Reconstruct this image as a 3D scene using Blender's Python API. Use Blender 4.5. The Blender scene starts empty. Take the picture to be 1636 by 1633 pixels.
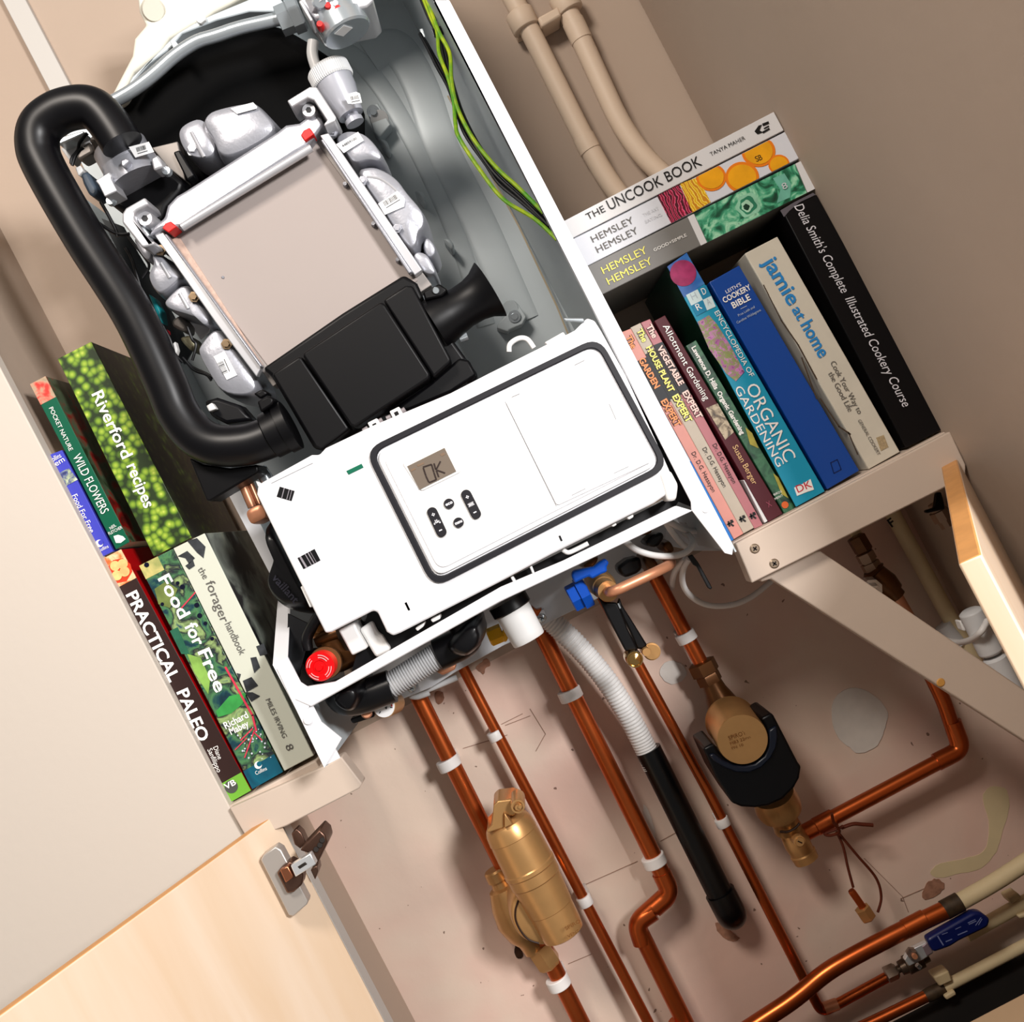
import bpy, bmesh, math, random
from mathutils import Vector, Matrix
random.seed(7)
D = bpy.data
SC = bpy.context.scene
COL = SC.collection

# ------------------------------------------------------------------ camera
FPX = 1633.0                      # focal length in photo pixels
ROLL = math.radians(27.6)
RS, RC = math.sin(ROLL), math.cos(ROLL)
ZC = 1.45                         # eye height
cam_d = D.cameras.new('camera')
cam_d.sensor_fit = 'HORIZONTAL'
cam_d.sensor_width = 36.0
cam_d.lens = 36.0 * FPX / 1636.0
cam_d.clip_start = 0.02
cam = D.objects.new('camera', cam_d)
COL.objects.link(cam)
mw = Matrix(((RC, RS, 0, 0), (0, 0, -1, 0), (-RS, RC, 0, ZC), (0, 0, 0, 1)))
cam.matrix_world = mw
SC.camera = cam

# ------------------------------------------------------------------ world, lights, exposure
wd = D.worlds.new('world')
SC.world = wd
wd.use_nodes = True
bg = wd.node_tree.nodes['Background']
bg.inputs[0].default_value = (1.0, 0.95, 0.9, 1)
bg.inputs[1].default_value = 0.17

def area(name, loc, target, size, power, color, sy=None):
    l = D.lights.new(name, 'AREA')
    l.energy = power
    l.color = color
    l.size = size
    if sy:
        l.shape = 'RECTANGLE'
        l.size_y = sy
    o = D.objects.new(name, l)
    COL.objects.link(o)
    o.location = loc
    d = Vector(target) - Vector(loc)
    o.rotation_euler = d.to_track_quat('-Z', 'Y').to_euler()
    return o

# window daylight low from the right, past the end of the right wall
area('window_light', (1.09, -0.75, ZC + 0.32), (-0.1, 1.2, ZC - 0.1), 0.34, 46, (1.0, 0.98, 0.97))
# warm ceiling lamp above and behind the viewer, to the left
area('ceiling_lamp', (-0.28, -0.4, ZC + 1.45), (0.0, 1.2, ZC - 0.1), 0.45, 27, (1.0, 0.91, 0.82))

SC.view_settings.view_transform = 'Standard'
SC.view_settings.look = 'None'
SC.view_settings.gamma = 1.0
SC.view_settings.exposure = 0.30
SC.view_settings.use_curve_mapping = False

# ------------------------------------------------------------------ photo -> place
def P(p, y):
    dx, dy = p[0] - 818.0, p[1] - 816.5
    u = dx * RC - dy * RS
    v = dx * RS + dy * RC
    return Vector((u * y / FPX, y, ZC - v * y / FPX))

REG = {'A': (0, 0, 3.266), 'B': (400, 0, 3.266), 'C': (0, 500, 3.266), 'D': (400, 400, 3.266), 'E': (800, 0, 3.266),
       'F': (900, 450, 3.266), 'G': (1150, 250, 3.36), 'H': (1136, 650, 3.266), 'I': (100, 800, 3.266), 'J': (400, 850, 3.266),
       'K': (800, 800, 3.266), 'L': (1136, 1133, 3.266), 'M': (700, 1133, 3.266), 'N': (200, 1200, 3.272),
       'a': (60, 130, 6.532), 'b': (210, 0, 6.532), 'c': (450, 0, 6.532), 'd': (520, 180, 6.532), 'e': (200, 380, 6.532),
       'f': (380, 740, 6.532), 'g': (440, 950, 6.532), 'h': (640, 900, 6.532), 'i': (880, 820, 6.532), 'j': (1330, 780, 5.337),
       'k': (1386, 1383, 6.532), 'l': (640, 680, 6.532), 'm': (760, 1260, 6.532), 'n': (1090, 1040, 6.532), '': (0, 0, 1.0)}

def q(r, *pts):
    x0, y0, s = REG[r]
    return [(x0 + a / s, y0 + b / s) for a, b in pts]

def q1(r, a, b):
    return q(r, (a, b))[0]

def pxr(r, y):
    return r * y / FPX

# ------------------------------------------------------------------ materials
def lin(c):
    c = c / 255.0
    return c / 12.92 if c <= 0.04045 else ((c + 0.055) / 1.055) ** 2.4

def hx(h):
    """hex colour as read off the photo -> albedo, the camera's contrast taken out"""
    h = h.lstrip('#')
    c = [lin(int(h[k:k + 2], 16)) for k in (0, 2, 4)]
    return tuple(v * min(1.0, max(v, 1e-4) / .55) ** .3 for v in c) + (1,)

MATS = {}
def mat(name, col, rough=0.5, metal=0.0, var=0.0, vscale=30.0, bump=0.0, bscale=120.0, col2=None, coat=0.0, spec=None):
    if name in MATS:
        return MATS[name]
    m = D.materials.new(name)
    m.use_nodes = True
    nt = m.node_tree
    b = nt.nodes['Principled BSDF']
    b.inputs['Roughness'].default_value = rough
    b.inputs['Metallic'].default_value = metal
    b.inputs['Specular IOR Level'].default_value = spec if spec is not None else (.5 if metal > .2 else .33)
    if coat:
        b.inputs['Coat Weight'].default_value = coat
        b.inputs['Coat Roughness'].default_value = 0.15
    c = hx(col)
    tc = nt.nodes.new('ShaderNodeTexCoord')
    if var > 0 or col2:
        n = nt.nodes.new('ShaderNodeTexNoise')
        n.inputs['Scale'].default_value = vscale
        n.inputs['Detail'].default_value = 4
        nt.links.new(tc.outputs['Object'], n.inputs['Vector'])
        r = nt.nodes.new('ShaderNodeValToRGB')
        c2 = hx(col2) if col2 else tuple(max(0, x * (1 - var)) for x in c[:3]) + (1,)
        r.color_ramp.elements[0].position = 0.35
        r.color_ramp.elements[1].position = 0.65
        r.color_ramp.elements[0].color = c2
        r.color_ramp.elements[1].color = c
        nt.links.new(n.outputs['Fac'], r.inputs['Fac'])
        nt.links.new(r.outputs['Color'], b.inputs['Base Color'])
    else:
        b.inputs['Base Color'].default_value = c
    if bump > 0:
        n2 = nt.nodes.new('ShaderNodeTexNoise')
        n2.inputs['Scale'].default_value = bscale
        n2.inputs['Detail'].default_value = 3
        nt.links.new(tc.outputs['Object'], n2.inputs['Vector'])
        bp = nt.nodes.new('ShaderNodeBump')
        bp.inputs['Strength'].default_value = bump
        bp.inputs['Distance'].default_value = 0.002
        nt.links.new(n2.outputs['Fac'], bp.inputs['Height'])
        nt.links.new(bp.outputs['Normal'], b.inputs['Normal'])
    MATS[name] = m
    return m

def artmat(name, cols, scale=40.0, kind='noise', rough=0.4, edge=None, detail=5.0, distort=0.6):
    """printed picture: a ramp of ink colours over a noise or cell pattern"""
    if name in MATS:
        return MATS[name]
    m = D.materials.new(name)
    m.use_nodes = True
    nt = m.node_tree
    b = nt.nodes['Principled BSDF']
    b.inputs['Roughness'].default_value = rough
    tc = nt.nodes.new('ShaderNodeTexCoord')
    if kind == 'cell':
        t = nt.nodes.new('ShaderNodeTexVoronoi')
        out = t.outputs['Distance']
    elif kind == 'wave':
        t = nt.nodes.new('ShaderNodeTexWave')
        t.inputs['Distortion'].default_value = 9.0
        t.inputs['Detail'].default_value = 3.0
        out = t.outputs['Fac']
    else:
        t = nt.nodes.new('ShaderNodeTexNoise')
        t.inputs['Detail'].default_value = detail
        t.inputs['Distortion'].default_value = distort
        out = t.outputs['Fac']
    t.inputs['Scale'].default_value = scale
    nt.links.new(tc.outputs['Object'], t.inputs['Vector'])
    r = nt.nodes.new('ShaderNodeValToRGB')
    cr = r.color_ramp
    n = len(cols)
    lo, hi = (0.28, 0.72) if kind == 'noise' else (0.02, 0.75)
    while len(cr.elements) < n:
        cr.elements.new(0.5)
    for k in range(n):
        cr.elements[k].position = lo + (hi - lo) * k / (n - 1)
    for k in range(n):
        cr.elements[k].color = hx(cols[k])
    nt.links.new(out, r.inputs['Fac'])
    nt.links.new(r.outputs['Color'], b.inputs['Base Color'])
    MATS[name] = m
    return m

# ------------------------------------------------------------------ mesh building
class MB:
    def __init__(s):
        s.bm = bmesh.new()
        s.mi = 0

    def face(s, vs):
        try:
            f = s.bm.faces.new(vs)
            f.material_index = s.mi
            f.smooth = True
            return f
        except ValueError:
            return None

    def loft(s, rings, caps=True, closed=True):
        vr = [[s.bm.verts.new(p) for p in r] for r in rings]
        n = len(vr[0])
        for a, b in zip(vr[:-1], vr[1:]):
            for k in range(n if closed else n - 1):
                s.face([a[k], a[(k + 1) % n], b[(k + 1) % n], b[k]])
        if caps:
            s.face(vr[0][::-1])
            s.face(vr[-1])
        return s

    def prism(s, pts, y0, y1, mi=None):
        """outline standing at distance y0 facing the room, with real depth back to y1"""
        if mi is not None:
            s.mi = mi
        f = [P(p, y0) for p in pts]
        b = [Vector((v.x, y1, v.z)) for v in f]
        return s.loft([f, b])

    def slab(s, f, dy):
        return s.loft([f, [v + Vector((0, dy, 0)) for v in f]])

    def blob(s, pts, yf, yb, soft=0.3, it=2):
        """cast, rounded lump: smooth outline, domed front"""
        for _ in range(it):
            o = []
            for k in range(len(pts)):
                a, b = pts[k], pts[(k + 1) % len(pts)]
                o += [(a[0] * .75 + b[0] * .25, a[1] * .75 + b[1] * .25), (a[0] * .25 + b[0] * .75, a[1] * .25 + b[1] * .75)]
            pts = o
        f = [P(p, yf) for p in pts]
        c = sum(f, Vector()) / len(f)
        rings = [[Vector((v.x, yb, v.z)) for v in f]]
        for a in (0, .25, .5, .75, .9, 1):
            ang = a * math.pi / 2
            k = 1 - soft * (1 - math.cos(ang))
            d = yf + (yb - yf) * .75 * (1 - math.sin(ang))
            rings.append([Vector((c.x + (v.x - c.x) * k, d, c.z + (v.z - c.z) * k)) for v in f])
        rings.append([Vector((c.x + (v.x - c.x) * .3, yf - .0006, c.z + (v.z - c.z) * .3)) for v in f])
        return s.loft(rings)

    def box(s, c, sx, sy, sz, rot=None):
        c = Vector(c)
        vs = []
        for dy in (-sy / 2, sy / 2):
            r = []
            for dx, dz in ((-1, -1), (1, -1), (1, 1), (-1, 1)):
                v = Vector((dx * sx / 2, dy, dz * sz / 2))
                if rot is not None:
                    v = rot @ v
                r.append(c + v)
            vs.append(r)
        return s.loft(vs)

    def tube(s, path, r, seg=14, rf=None, caps=True):
        n = len(path)
        T = []
        for k in range(n):
            d = path[min(k + 1, n - 1)] - path[max(k - 1, 0)]
            T.append(d.normalized() if d.length > 0 else Vector((0, 0, 1)))
        ref = Vector((0, 1, 0)) if abs(T[0].y) < .9 else Vector((1, 0, 0))
        N = (ref - T[0] * ref.dot(T[0])).normalized()
        rings = []
        for k in range(n):
            N = (N - T[k] * N.dot(T[k])).normalized()
            B = T[k].cross(N)
            rr = r if rf is None else rf(k / (n - 1)) * r
            rings.append([path[k] + (N * math.cos(2 * math.pi * j / seg) + B * math.sin(2 * math.pi * j / seg)) * rr for j in range(seg)])
        return s.loft(rings, caps)

    def lathe(s, a, b, prof, seg=28, ph=0.0):
        """profile [(t along a->b, radius m)]"""
        ax = (b - a)
        L = ax.length
        d = ax / L
        ref = Vector((0, -1, 0)) if abs(d.y) < .9 else Vector((0, 0, 1))
        N = (ref - d * ref.dot(d)).normalized()
        B = d.cross(N)
        rings = []
        for t, r in prof:
            r = max(r, 1e-5)
            rings.append([a + ax * t + (N * math.cos(ph + 2 * math.pi * j / seg) + B * math.sin(ph + 2 * math.pi * j / seg)) * r for j in range(seg)])
        return s.loft(rings)

    def strip(s, p0, p1, w, y, dy=.0004):
        a, b = Vector(p0), Vector(p1)
        d = (b - a).normalized() * (w / 2)
        n = Vector((-d.y, d.x))
        e = d * .6
        pts = [a - e + n, b + e + n, b + e - n, a - e - n]
        return s.prism([(v.x, v.y) for v in pts], y, y + dy)

    def build(s, name, m, parent=None, bevel=0, bseg=2, sharp=38, sub=0):
        bm = s.bm
        bmesh.ops.remove_doubles(bm, verts=bm.verts, dist=1e-6)
        bmesh.ops.recalc_face_normals(bm, faces=bm.faces)
        me = D.meshes.new(name)
        if parent is None:
            lo = Vector((min(v.co.x for v in bm.verts), min(v.co.y for v in bm.verts), min(v.co.z for v in bm.verts)))
            hi = Vector((max(v.co.x for v in bm.verts), max(v.co.y for v in bm.verts), max(v.co.z for v in bm.verts)))
            org = Vector(((lo.x + hi.x) / 2, (lo.y + hi.y) / 2, lo.z))
        else:
            r = parent
            while r.parent:
                r = r.parent
            org = Vector(r.location)
        for v in bm.verts:
            v.co -= org
        bm.to_mesh(me)
        bm.free()
        ms = m if isinstance(m, (list, tuple)) else [m]
        for x in ms:
            me.materials.append(x)
        try:
            me.set_sharp_from_angle(angle=math.radians(sharp))
        except Exception:
            pass
        o = D.objects.new(name, me)
        COL.objects.link(o)
        if parent is None:
            o.location = org
        else:
            o.parent = parent
        if bevel:
            bv = o.modifiers.new('edge', 'BEVEL')
            bv.width = bevel
            bv.segments = bseg
            bv.limit_method = 'ANGLE'
            bv.angle_limit = math.radians(35)
        if sub:
            ss = o.modifiers.new('soft', 'SUBSURF')
            ss.levels = ss.render_levels = sub
        return o

def thing(name, label, cat, loc, group=None):
    o = D.objects.new(name, None)
    COL.objects.link(o)
    o.location = loc
    o.empty_display_size = .02
    return tag(o, label, cat, group)

def tag(o, label, cat, group=None):
    o['label'] = label
    o['category'] = cat
    if group:
        o['group'] = group
    return o

def struct(o):
    o['kind'] = 'structure'
    return o

def fillet(pts, r, n=8):
    if len(pts) < 3:
        return list(pts)
    out = [pts[0]]
    for k in range(1, len(pts) - 1):
        a, b, c = pts[k - 1], pts[k], pts[k + 1]
        la, lc = (a - b).length, (c - b).length
        rr = min(r, la * .48, lc * .48)
        p0 = b + (a - b) / la * rr
        p2 = b + (c - b) / lc * rr
        for j in range(n + 1):
            t = j / n
            out.append(p0 * (1 - t) ** 2 + b * 2 * t * (1 - t) + p2 * t * t)
    out.append(pts[-1])
    return out

def spline(pts, n=10):
    """Catmull-Rom through points"""
    o = []
    m = len(pts)
    for k in range(m - 1):
        p0, p1, p2, p3 = pts[max(k - 1, 0)], pts[k], pts[k + 1], pts[min(k + 2, m - 1)]
        for j in range(n):
            t = j / n
            o.append(.5 * ((2 * p1) + (p2 - p0) * t + (2 * p0 - 5 * p1 + 4 * p2 - p3) * t * t + (3 * p1 - p0 - 3 * p2 + p3) * t ** 3))
    o.append(pts[-1])
    return o

def W(r, y, *pts):
    """world points; y may be a number or a list"""
    ys = y if isinstance(y, (list, tuple)) else [y] * len(pts)
    return [P(p, yy) for p, yy in zip(q(r, *pts), ys)]

def part_prism(name, m, parent, pts, y0, y1, bevel=.0008, **k):
    return MB().prism(pts, y0, y1).build(name, m, parent, bevel=bevel, **k)

def part_tube(name, m, parent, path, r, seg=12, **k):
    return MB().tube(path, r, seg).build(name, m, parent, **k)

# ------------------------------------------------------------------ lettering
_capcache = {}
def _glyphs(s, bold, shear):
    cu = D.curves.new('tmp', 'FONT')
    cu.body = s
    cu.size = 1.0
    cu.shear = shear
    cu.offset = bold
    cu.resolution_u = 3
    o = D.objects.new('tmp', cu)
    COL.objects.link(o)
    dg = bpy.context.evaluated_depsgraph_get()
    dg.update()
    me = D.meshes.new_from_object(o.evaluated_get(dg))
    D.objects.remove(o)
    D.curves.remove(cu)
    return me

def letters(mb, s, p0, p1, cap, y, bold=0.0, shear=0.0, cond=None, caps=None):
    """string s laid from p0 to p1 (photo px, baseline), capital height cap px, standing at distance y"""
    me = _glyphs(s, bold, shear)
    xs = [v.co.x for v in me.vertices]
    if not xs:
        return mb
    x0, x1 = min(xs), max(xs)
    a, b = P(p0, y), P(p1, y)
    d = b - a
    L = d.length
    d /= L
    up = Vector((-d.z, 0, d.x))
    ky = pxr(cap, y) / 0.70
    kx = L / (x1 - x0)
    vs = [mb.bm.verts.new(a + d * ((v.co.x - x0) * kx) + up * (v.co.y * ky)) for v in me.vertices]
    for pl in me.polygons:
        f = mb.face([vs[k] for k in pl.vertices])
        if f:
            f.smooth = False
    D.meshes.remove(me)
    return mb

def lettering(parent, m, y, items, name='lettering', **k):
    mb = MB()
    for it in items:
        s, p0, p1, cap = it[:4]
        kw = dict(k)
        if len(it) > 4:
            kw.update(it[4])
        letters(mb, s, p0, p1, cap, y, **kw)
        if it is not items[-1]:
            mb.build(name, m, parent)
            mb = MB()
    return mb.build(name, m, parent)
# ================================================================== setting
YB = 1.30      # back wall
YF = 1.08      # front plane of the recess
XL, XR = -0.41, 0.443
M_wall = mat('wall_paint', '#B1A295', .75, var=.04, vscale=6, bump=.15, bscale=60)
M_jamb = mat('jamb_paint', '#CBC1B8', .7, bump=.08, bscale=90)
M_trim = mat('shelf_paint', '#C6B8AC', .6, var=.03, vscale=14, bump=.1, bscale=70)
M_white = mat('white_paint', '#BAB7B3', .5)

def plaster():
    m = D.materials.new('patched_plaster')
    m.use_nodes = True
    nt = m.node_tree
    b = nt.nodes['Principled BSDF']
    b.inputs['Roughness'].default_value = .8
    tc = nt.nodes.new('ShaderNodeTexCoord')
    def noise(sc, de=4, di=0):
        n = nt.nodes.new('ShaderNodeTexNoise')
        n.inputs['Scale'].default_value = sc
        n.inputs['Detail'].default_value = de
        n.inputs['Distortion'].default_value = di
        nt.links.new(tc.outputs['Object'], n.inputs['Vector'])
        return n.outputs['Fac']
    def ramp(src, stops):
        r = nt.nodes.new('ShaderNodeValToRGB')
        while len(r.color_ramp.elements) < len(stops):
            r.color_ramp.elements.new(.5)
        for e, (p, c) in zip(r.color_ramp.elements, stops):
            e.position = p
            e.color = hx(c)
        nt.links.new(src, r.inputs['Fac'])
        return r.outputs['Color']
    base = ramp(noise(5, 3, .4), [(.38, '#D0B4A8'), (.5, '#D2B9AD'), (.64, '#D3C0B3')])
    spots = ramp(noise(110, 1), [(.20, '#7E6556'), (.215, '#FFFFFF')])
    mx = nt.nodes.new('ShaderNodeMix')
    mx.data_type = 'RGBA'
    mx.blend_type = 'MULTIPLY'
    mx.inputs[0].default_value = .8
    nt.links.new(base, mx.inputs[6])
    nt.links.new(spots, mx.inputs[7])
    nt.links.new(mx.outputs[2], b.inputs['Base Color'])
    bp = nt.nodes.new('ShaderNodeBump')
    bp.inputs['Strength'].default_value = .3
    bp.inputs['Distance'].default_value = .003
    nt.links.new(noise(30, 4), bp.inputs['Height'])
    nt.links.new(bp.outputs['Normal'], b.inputs['Normal'])
    return m
M_plaster = plaster()

def wbox(x0, x1, y0, y1, z0, z1, mb=None):
    mb = mb or MB()
    return mb.box(((x0 + x1) / 2, (y0 + y1) / 2, (z0 + z1) / 2), x1 - x0, y1 - y0, z1 - z0)

ZF = ZC - 0.80           # bottom of the cupboard
ZT = ZC + 0.95
ZSH = ZC - 0.137         # top of the two shelves
wb = MB()
wbox(XL - .1, XR + .1, YB, YB + .1, ZSH - .02, ZT, wb)
wb.mi = 1
wbox(XL - .1, XR + .1, YB, YB + .1, ZF - .1, ZSH - .02, wb)
wall_back = struct(wb.build('wall_back', [M_wall, M_plaster]))
struct(wbox(XL - .05, XL, YF + .012, YB, ZF, ZT).build('wall_left', M_wall))
struct(wbox(XR, XR + .1, .62, YB, ZF, ZT).build('wall_right', M_wall, bevel=.004))
struct(wbox(XL - .95, XL + .003, YF - .006, YF + .012, ZC - .75, ZT).build('wall_front', M_jamb, bevel=.0015))
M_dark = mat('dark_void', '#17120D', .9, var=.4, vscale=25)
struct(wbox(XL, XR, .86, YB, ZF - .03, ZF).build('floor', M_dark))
# pale board across the foot of the cupboard
bz = ZC - 1061 * .99 / FPX
struct(wbox(-.2, .60, .93, .99, bz - .2, bz).build('trim_1', mat('base_board', '#C2AC92', .6), bevel=.002))
# shallow shelf-board band between grey strip and corner, lower left of the recess
struct(wbox(XL, XL + .004, 1.19, 1.215, ZF, ZSH - .05).build('trim_2', M_white))
# white cable trunking up the back wall, left
tr = [P(p, YB - .012) for p in q('', (-60, -122), (12, -62), (118, 146), (300, 497), (262, 497), (82, 152))]
x0, x1 = P((40, 0), YB - .012).x, P((4, 0), YB - .012).x
struct(wbox(P((82, 150), YB - .012).x, P((116, 144), YB - .012).x, YB - .012, YB, ZC + .15, ZT).build('trim_3', M_white, bevel=.001))

# patches of filler and scars on the plaster are pieces of the back wall
M_fill = mat('filler', '#CFC9C2', .85, var=.06, vscale=60)
M_scar = mat('bare_scar', '#A98470', .85, var=.35, vscale=120)
def patch(reg, pts, m, name='filler_patch', y=YB - .0012):
    mb = MB()
    o = []
    for _ in range(2):
        o = []
        for k in range(len(pts)):
            a, b = pts[k], pts[(k + 1) % len(pts)]
            o += [(a[0] * .75 + b[0] * .25, a[1] * .75 + b[1] * .25), (a[0] * .25 + b[0] * .75, a[1] * .25 + b[1] * .75)]
        pts = o
    pts = [(a + random.uniform(-4, 4), b + random.uniform(-4, 4)) for a, b in pts]
    mb.prism(q(reg, *pts), y, YB + .002)
    return mb.build(name, m, wall_back)
patch('L', [(620, -40), (740, -130), (880, -60), (930, 30), (900, 130), (870, 200), (760, 240), (700, 180), (640, 130)], M_fill)
patch('K', [(820, 880), (870, 830), (960, 850), (975, 920), (900, 970), (840, 930)], M_fill)
patch('M', [(1060, 500), (1090, 500), (1150, 680), (1110, 690)], M_fill)
patch('h', [(770, 1090), (840, 1040), (880, 990), (920, 1000), (950, 1070), (890, 1080), (870, 1170), (830, 1130)], M_scar, 'plaster_scar')
patch('h', [(350, 1340), (440, 1330), (460, 1420), (400, 1490), (360, 1420)], M_scar, 'plaster_scar')
patch('M', [(390, 1240), (430, 1230), (450, 1290), (410, 1310)], mat('dark_hole', '#5A4130', .9, var=.5, vscale=90), 'plaster_scar')
patch('L', [(30, 1100), (130, 1180), (160, 1200), (90, 1215), (20, 1150)], M_scar, 'plaster_scar')
patch('L', [(1130, 900), (1190, 880), (1230, 930), (1170, 980), (1090, 1000)], M_scar, 'plaster_scar')
M_cream = mat('cream_paint', '#CDBD9F', .6, var=.06, vscale=30)
patch('L', [(1410, 470), (1440, 410), (1530, 400), (1565, 480), (1530, 620), (1500, 730), (1430, 830), (1290, 860), (1180, 890), (1130, 850), (1200, 800), (1330, 780), (1440, 740), (1460, 600)], M_cream, 'paint_smear', YB - .0005)
crk = MB()
for reg, pts in (('M', [(330, 80), (440, 25)]), ('M', [(480, 0), (560, 130), (510, 220)]), ('M', [(760, 920), (1040, 795)]), ('M', [(680, 1330), (800, 1280)]),
                 ('L', [(800, 780), (1000, 980), (1030, 1060)]), ('L', [(990, 990), (1130, 930)]), ('M', [(1160, 690), (1250, 640)]), ('J', [(1110, 1130), (1340, 1060)]), ('J', [(1330, 1010), (1460, 960)])):
    pp = q(reg, *pts)
    for a, b in zip(pp[:-1], pp[1:]):
        crk.strip(a, b, 1.1, YB - .0006, .002)
crk.build('plaster_crack', mat('crack', '#9C8476', .9), wall_back)

# ================================================================== shelves and brace
M_screw = mat('screw_metal', '#A59787', .35, .8)
def cross_screw(parent, p, r, y, name='screw', m=None):
    mb = MB()
    c = P(p, y)
    R = pxr(r, y)
    mb.lathe(c + Vector((0, .004, 0)), c - Vector((0, .0012, 0)), [(0, R), (.8, R), (1, R * .75)], 20)
    o = mb.build(name, m or M_screw, parent)
    mb = MB()
    a = .5
    for k in (0, 1):
        ang = a + k * math.pi / 2
        d = Vector((math.cos(ang), 0, math.sin(ang))) * R * .5
        n = Vector((-math.sin(ang), 0, math.cos(ang))) * R * .14
        f = [c + d + n, c - d + n, c - d - n, c + d - n]
        mb.slab([v - Vector((0, .0016, 0)) for v in f], .002)
    mb.build('cross_slot', mat('slot_dark', '#2A2019', .7), o)
    return o

def shelf(name, label, x0, x1, fasc, reg, yb=YB):
    t = thing(name, label, 'shelf', ((x0 + x1) / 2, 1.19, ZSH - .02), 'wall shelves either side of the boiler')
    pl_ = [(x0, YF - .004), (x1, YF - .004), (x1, yb), (x0 + (.047 if yb > 1.25 else 0), yb), (x0 + (.047 if yb > 1.25 else 0), 1.16), (x0, 1.16)]
    MB().loft([[Vector((a, b, ZSH - .014)) for a, b in pl_], [Vector((a, b, ZSH)) for a, b in pl_]]).build('board', M_trim, t, bevel=.0015)
    part_prism('front_rail', M_trim, t, q(reg, *fasc), YF - .014, YF + .012, bevel=.0015)
    return t
rs = shelf('wall_shelf', 'painted shelf on the right carrying the cookery books, screwed front rail', .19, XR,
           [(128, 714), (1248, 128), (1330, 300), (1330, 368), (213, 921)], 'H', YB)
cross_screw(rs, q1('H', 228, 740), 8, YF - .0142)
cross_screw(rs, q1('H', 330, 818), 8, YF - .0142)
ls = shelf('wall_shelf', 'painted shelf on the left under the foraging books, rail with bare end', XL, -.305,
           [(545, 300), (1050, 75), (1130, 30), (1238, 172), (1225, 196), (845, 392), (640, 470)], 'N', 1.19)
bz_ = MB().prism(q('', (1232, 925), (1216, 930), (1200, 890), (1310, 880), (1660, 1118), (1660, 1199)), YF + .002, YF + .022)
brace = bz_.build('diagonal_brace', M_trim, bevel=.0015)
tag(brace, 'painted diagonal brace board running down from the right shelf to the wall', 'brace')
cap = MB()
c = P((1503, 1090.5), YF + .002)
cap.lathe(c + Vector((0, .002, 0)), c - Vector((0, .001, 0)), [(0, pxr(7, YF)), (.7, pxr(7, YF)), (1, pxr(5.5, YF))], 20)
cap.build('screw_cover', mat('tan_plastic', '#C69C5E', .5), brace)

# ================================================================== doors
def maple():
    m = D.materials.new('maple_veneer')
    m.use_nodes = True
    nt = m.node_tree
    b = nt.nodes['Principled BSDF']
    b.inputs['Roughness'].default_value = .45
    tc = nt.nodes.new('ShaderNodeTexCoord')
    mp = nt.nodes.new('ShaderNodeMapping')
    mp.inputs['Scale'].default_value = (14, 14, 1.6)
    nt.links.new(tc.outputs['Object'], mp.inputs['Vector'])
    n = nt.nodes.new('ShaderNodeTexNoise')
    n.inputs['Scale'].default_value = 2.2
    n.inputs['Detail'].default_value = 5
    n.inputs['Distortion'].default_value = .5
    nt.links.new(mp.outputs['Vector'], n.inputs['Vector'])
    r = nt.nodes.new('ShaderNodeValToRGB')
    r.color_ramp.elements[0].position = .3
    r.color_ramp.elements[1].position = .72
    r.color_ramp.elements[0].color = hx('#D6BDA6')
    r.color_ramp.elements[1].color = hx('#DDC8B6')
    nt.links.new(n.outputs['Fac'], r.inputs['Fac'])
    nt.links.new(r.outputs['Color'], b.inputs['Base Color'])
    return m
M_maple = maple()
M_edge = mat('maple_edge', '#D3A06B', .5, var=.12, vscale=60)
ZD = ZC - .1672
def door_leaf(top, h, parent):
    """top: four corners (x, y) of the leaf seen from above"""
    f = [Vector((a, b, ZD)) for a, b in top]
    mb = MB()
    mb.loft([[v - Vector((0, 0, h)) for v in f], f])
    o = mb.build('door_leaf', [M_maple, M_edge], parent, bevel=.0018)
    for p in o.data.polygons:
        if abs(p.normal.z) > .9:
            p.material_index = 1
    return o
# left door: hinged at the left, swung out past square
hx0, hy0 = -.367, 1.075
dxl, dyl = -.573, -.820
t = thing('cabinet_door', 'maple cupboard door swung open at lower left, showing its concealed hinge', 'door', (hx0, hy0, ZD - .56), 'maple cupboard doors')
lo_ = [(hx0, hy0), (hx0 + dxl * .43, hy0 + dyl * .43), (hx0 + dxl * .43 - .0147, hy0 + dyl * .43 + .0103), (hx0 - .0147, hy0 + .0103)]
door_leaf(lo_, .56, t)
M_nickel = mat('nickel', '#C4BFBA', .38, .6)
M_bronze = mat('brown_steel', '#7C655A', .35, .9)
M_chrome = mat('chrome', '#E6E9EC', .22, .65)
hg = MB().prism(q('N', (708, 570), (722, 545), (785, 500), (815, 518), (955, 785), (950, 803), (880, 865), (855, 862)), 1.030, 1.046).build('hinge', M_nickel, t, bevel=.0012)
part_prism('hinge_cup', M_bronze, hg, q('N', (790, 640), (815, 610), (860, 575), (905, 600), (930, 650), (925, 700), (880, 740), (845, 748)), 1.022, 1.04, .002)
part_prism('hinge_knuckle', mat('copper_pin', '#B98468', .3, .9), hg, q('N', (808, 622), (850, 602), (880, 660), (838, 690)), 1.016, 1.026, .001)
part_prism('hinge_arm', M_chrome, hg, q('N', (864, 600), (968, 535), (998, 592), (890, 660)), 1.012, 1.022, .001)
part_prism('arm_slot', mat('slot_steel', '#4B4744', .4, .6), hg, q('N', (900, 606), (940, 580), (952, 592), (912, 618)), 1.0115, 1.014, .0005)
part_prism('mounting_plate', M_bronze, hg, q('N', (912, 520), (940, 490), (1015, 412), (1045, 440), (1056, 482), (1000, 600), (972, 540)), 1.04, 1.075, .0015)
part_prism('plate_wing', M_bronze, hg, q('N', (868, 432), (895, 406), (922, 430), (945, 480), (915, 512), (885, 490)), 1.07, 1.085, .001)
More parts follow.
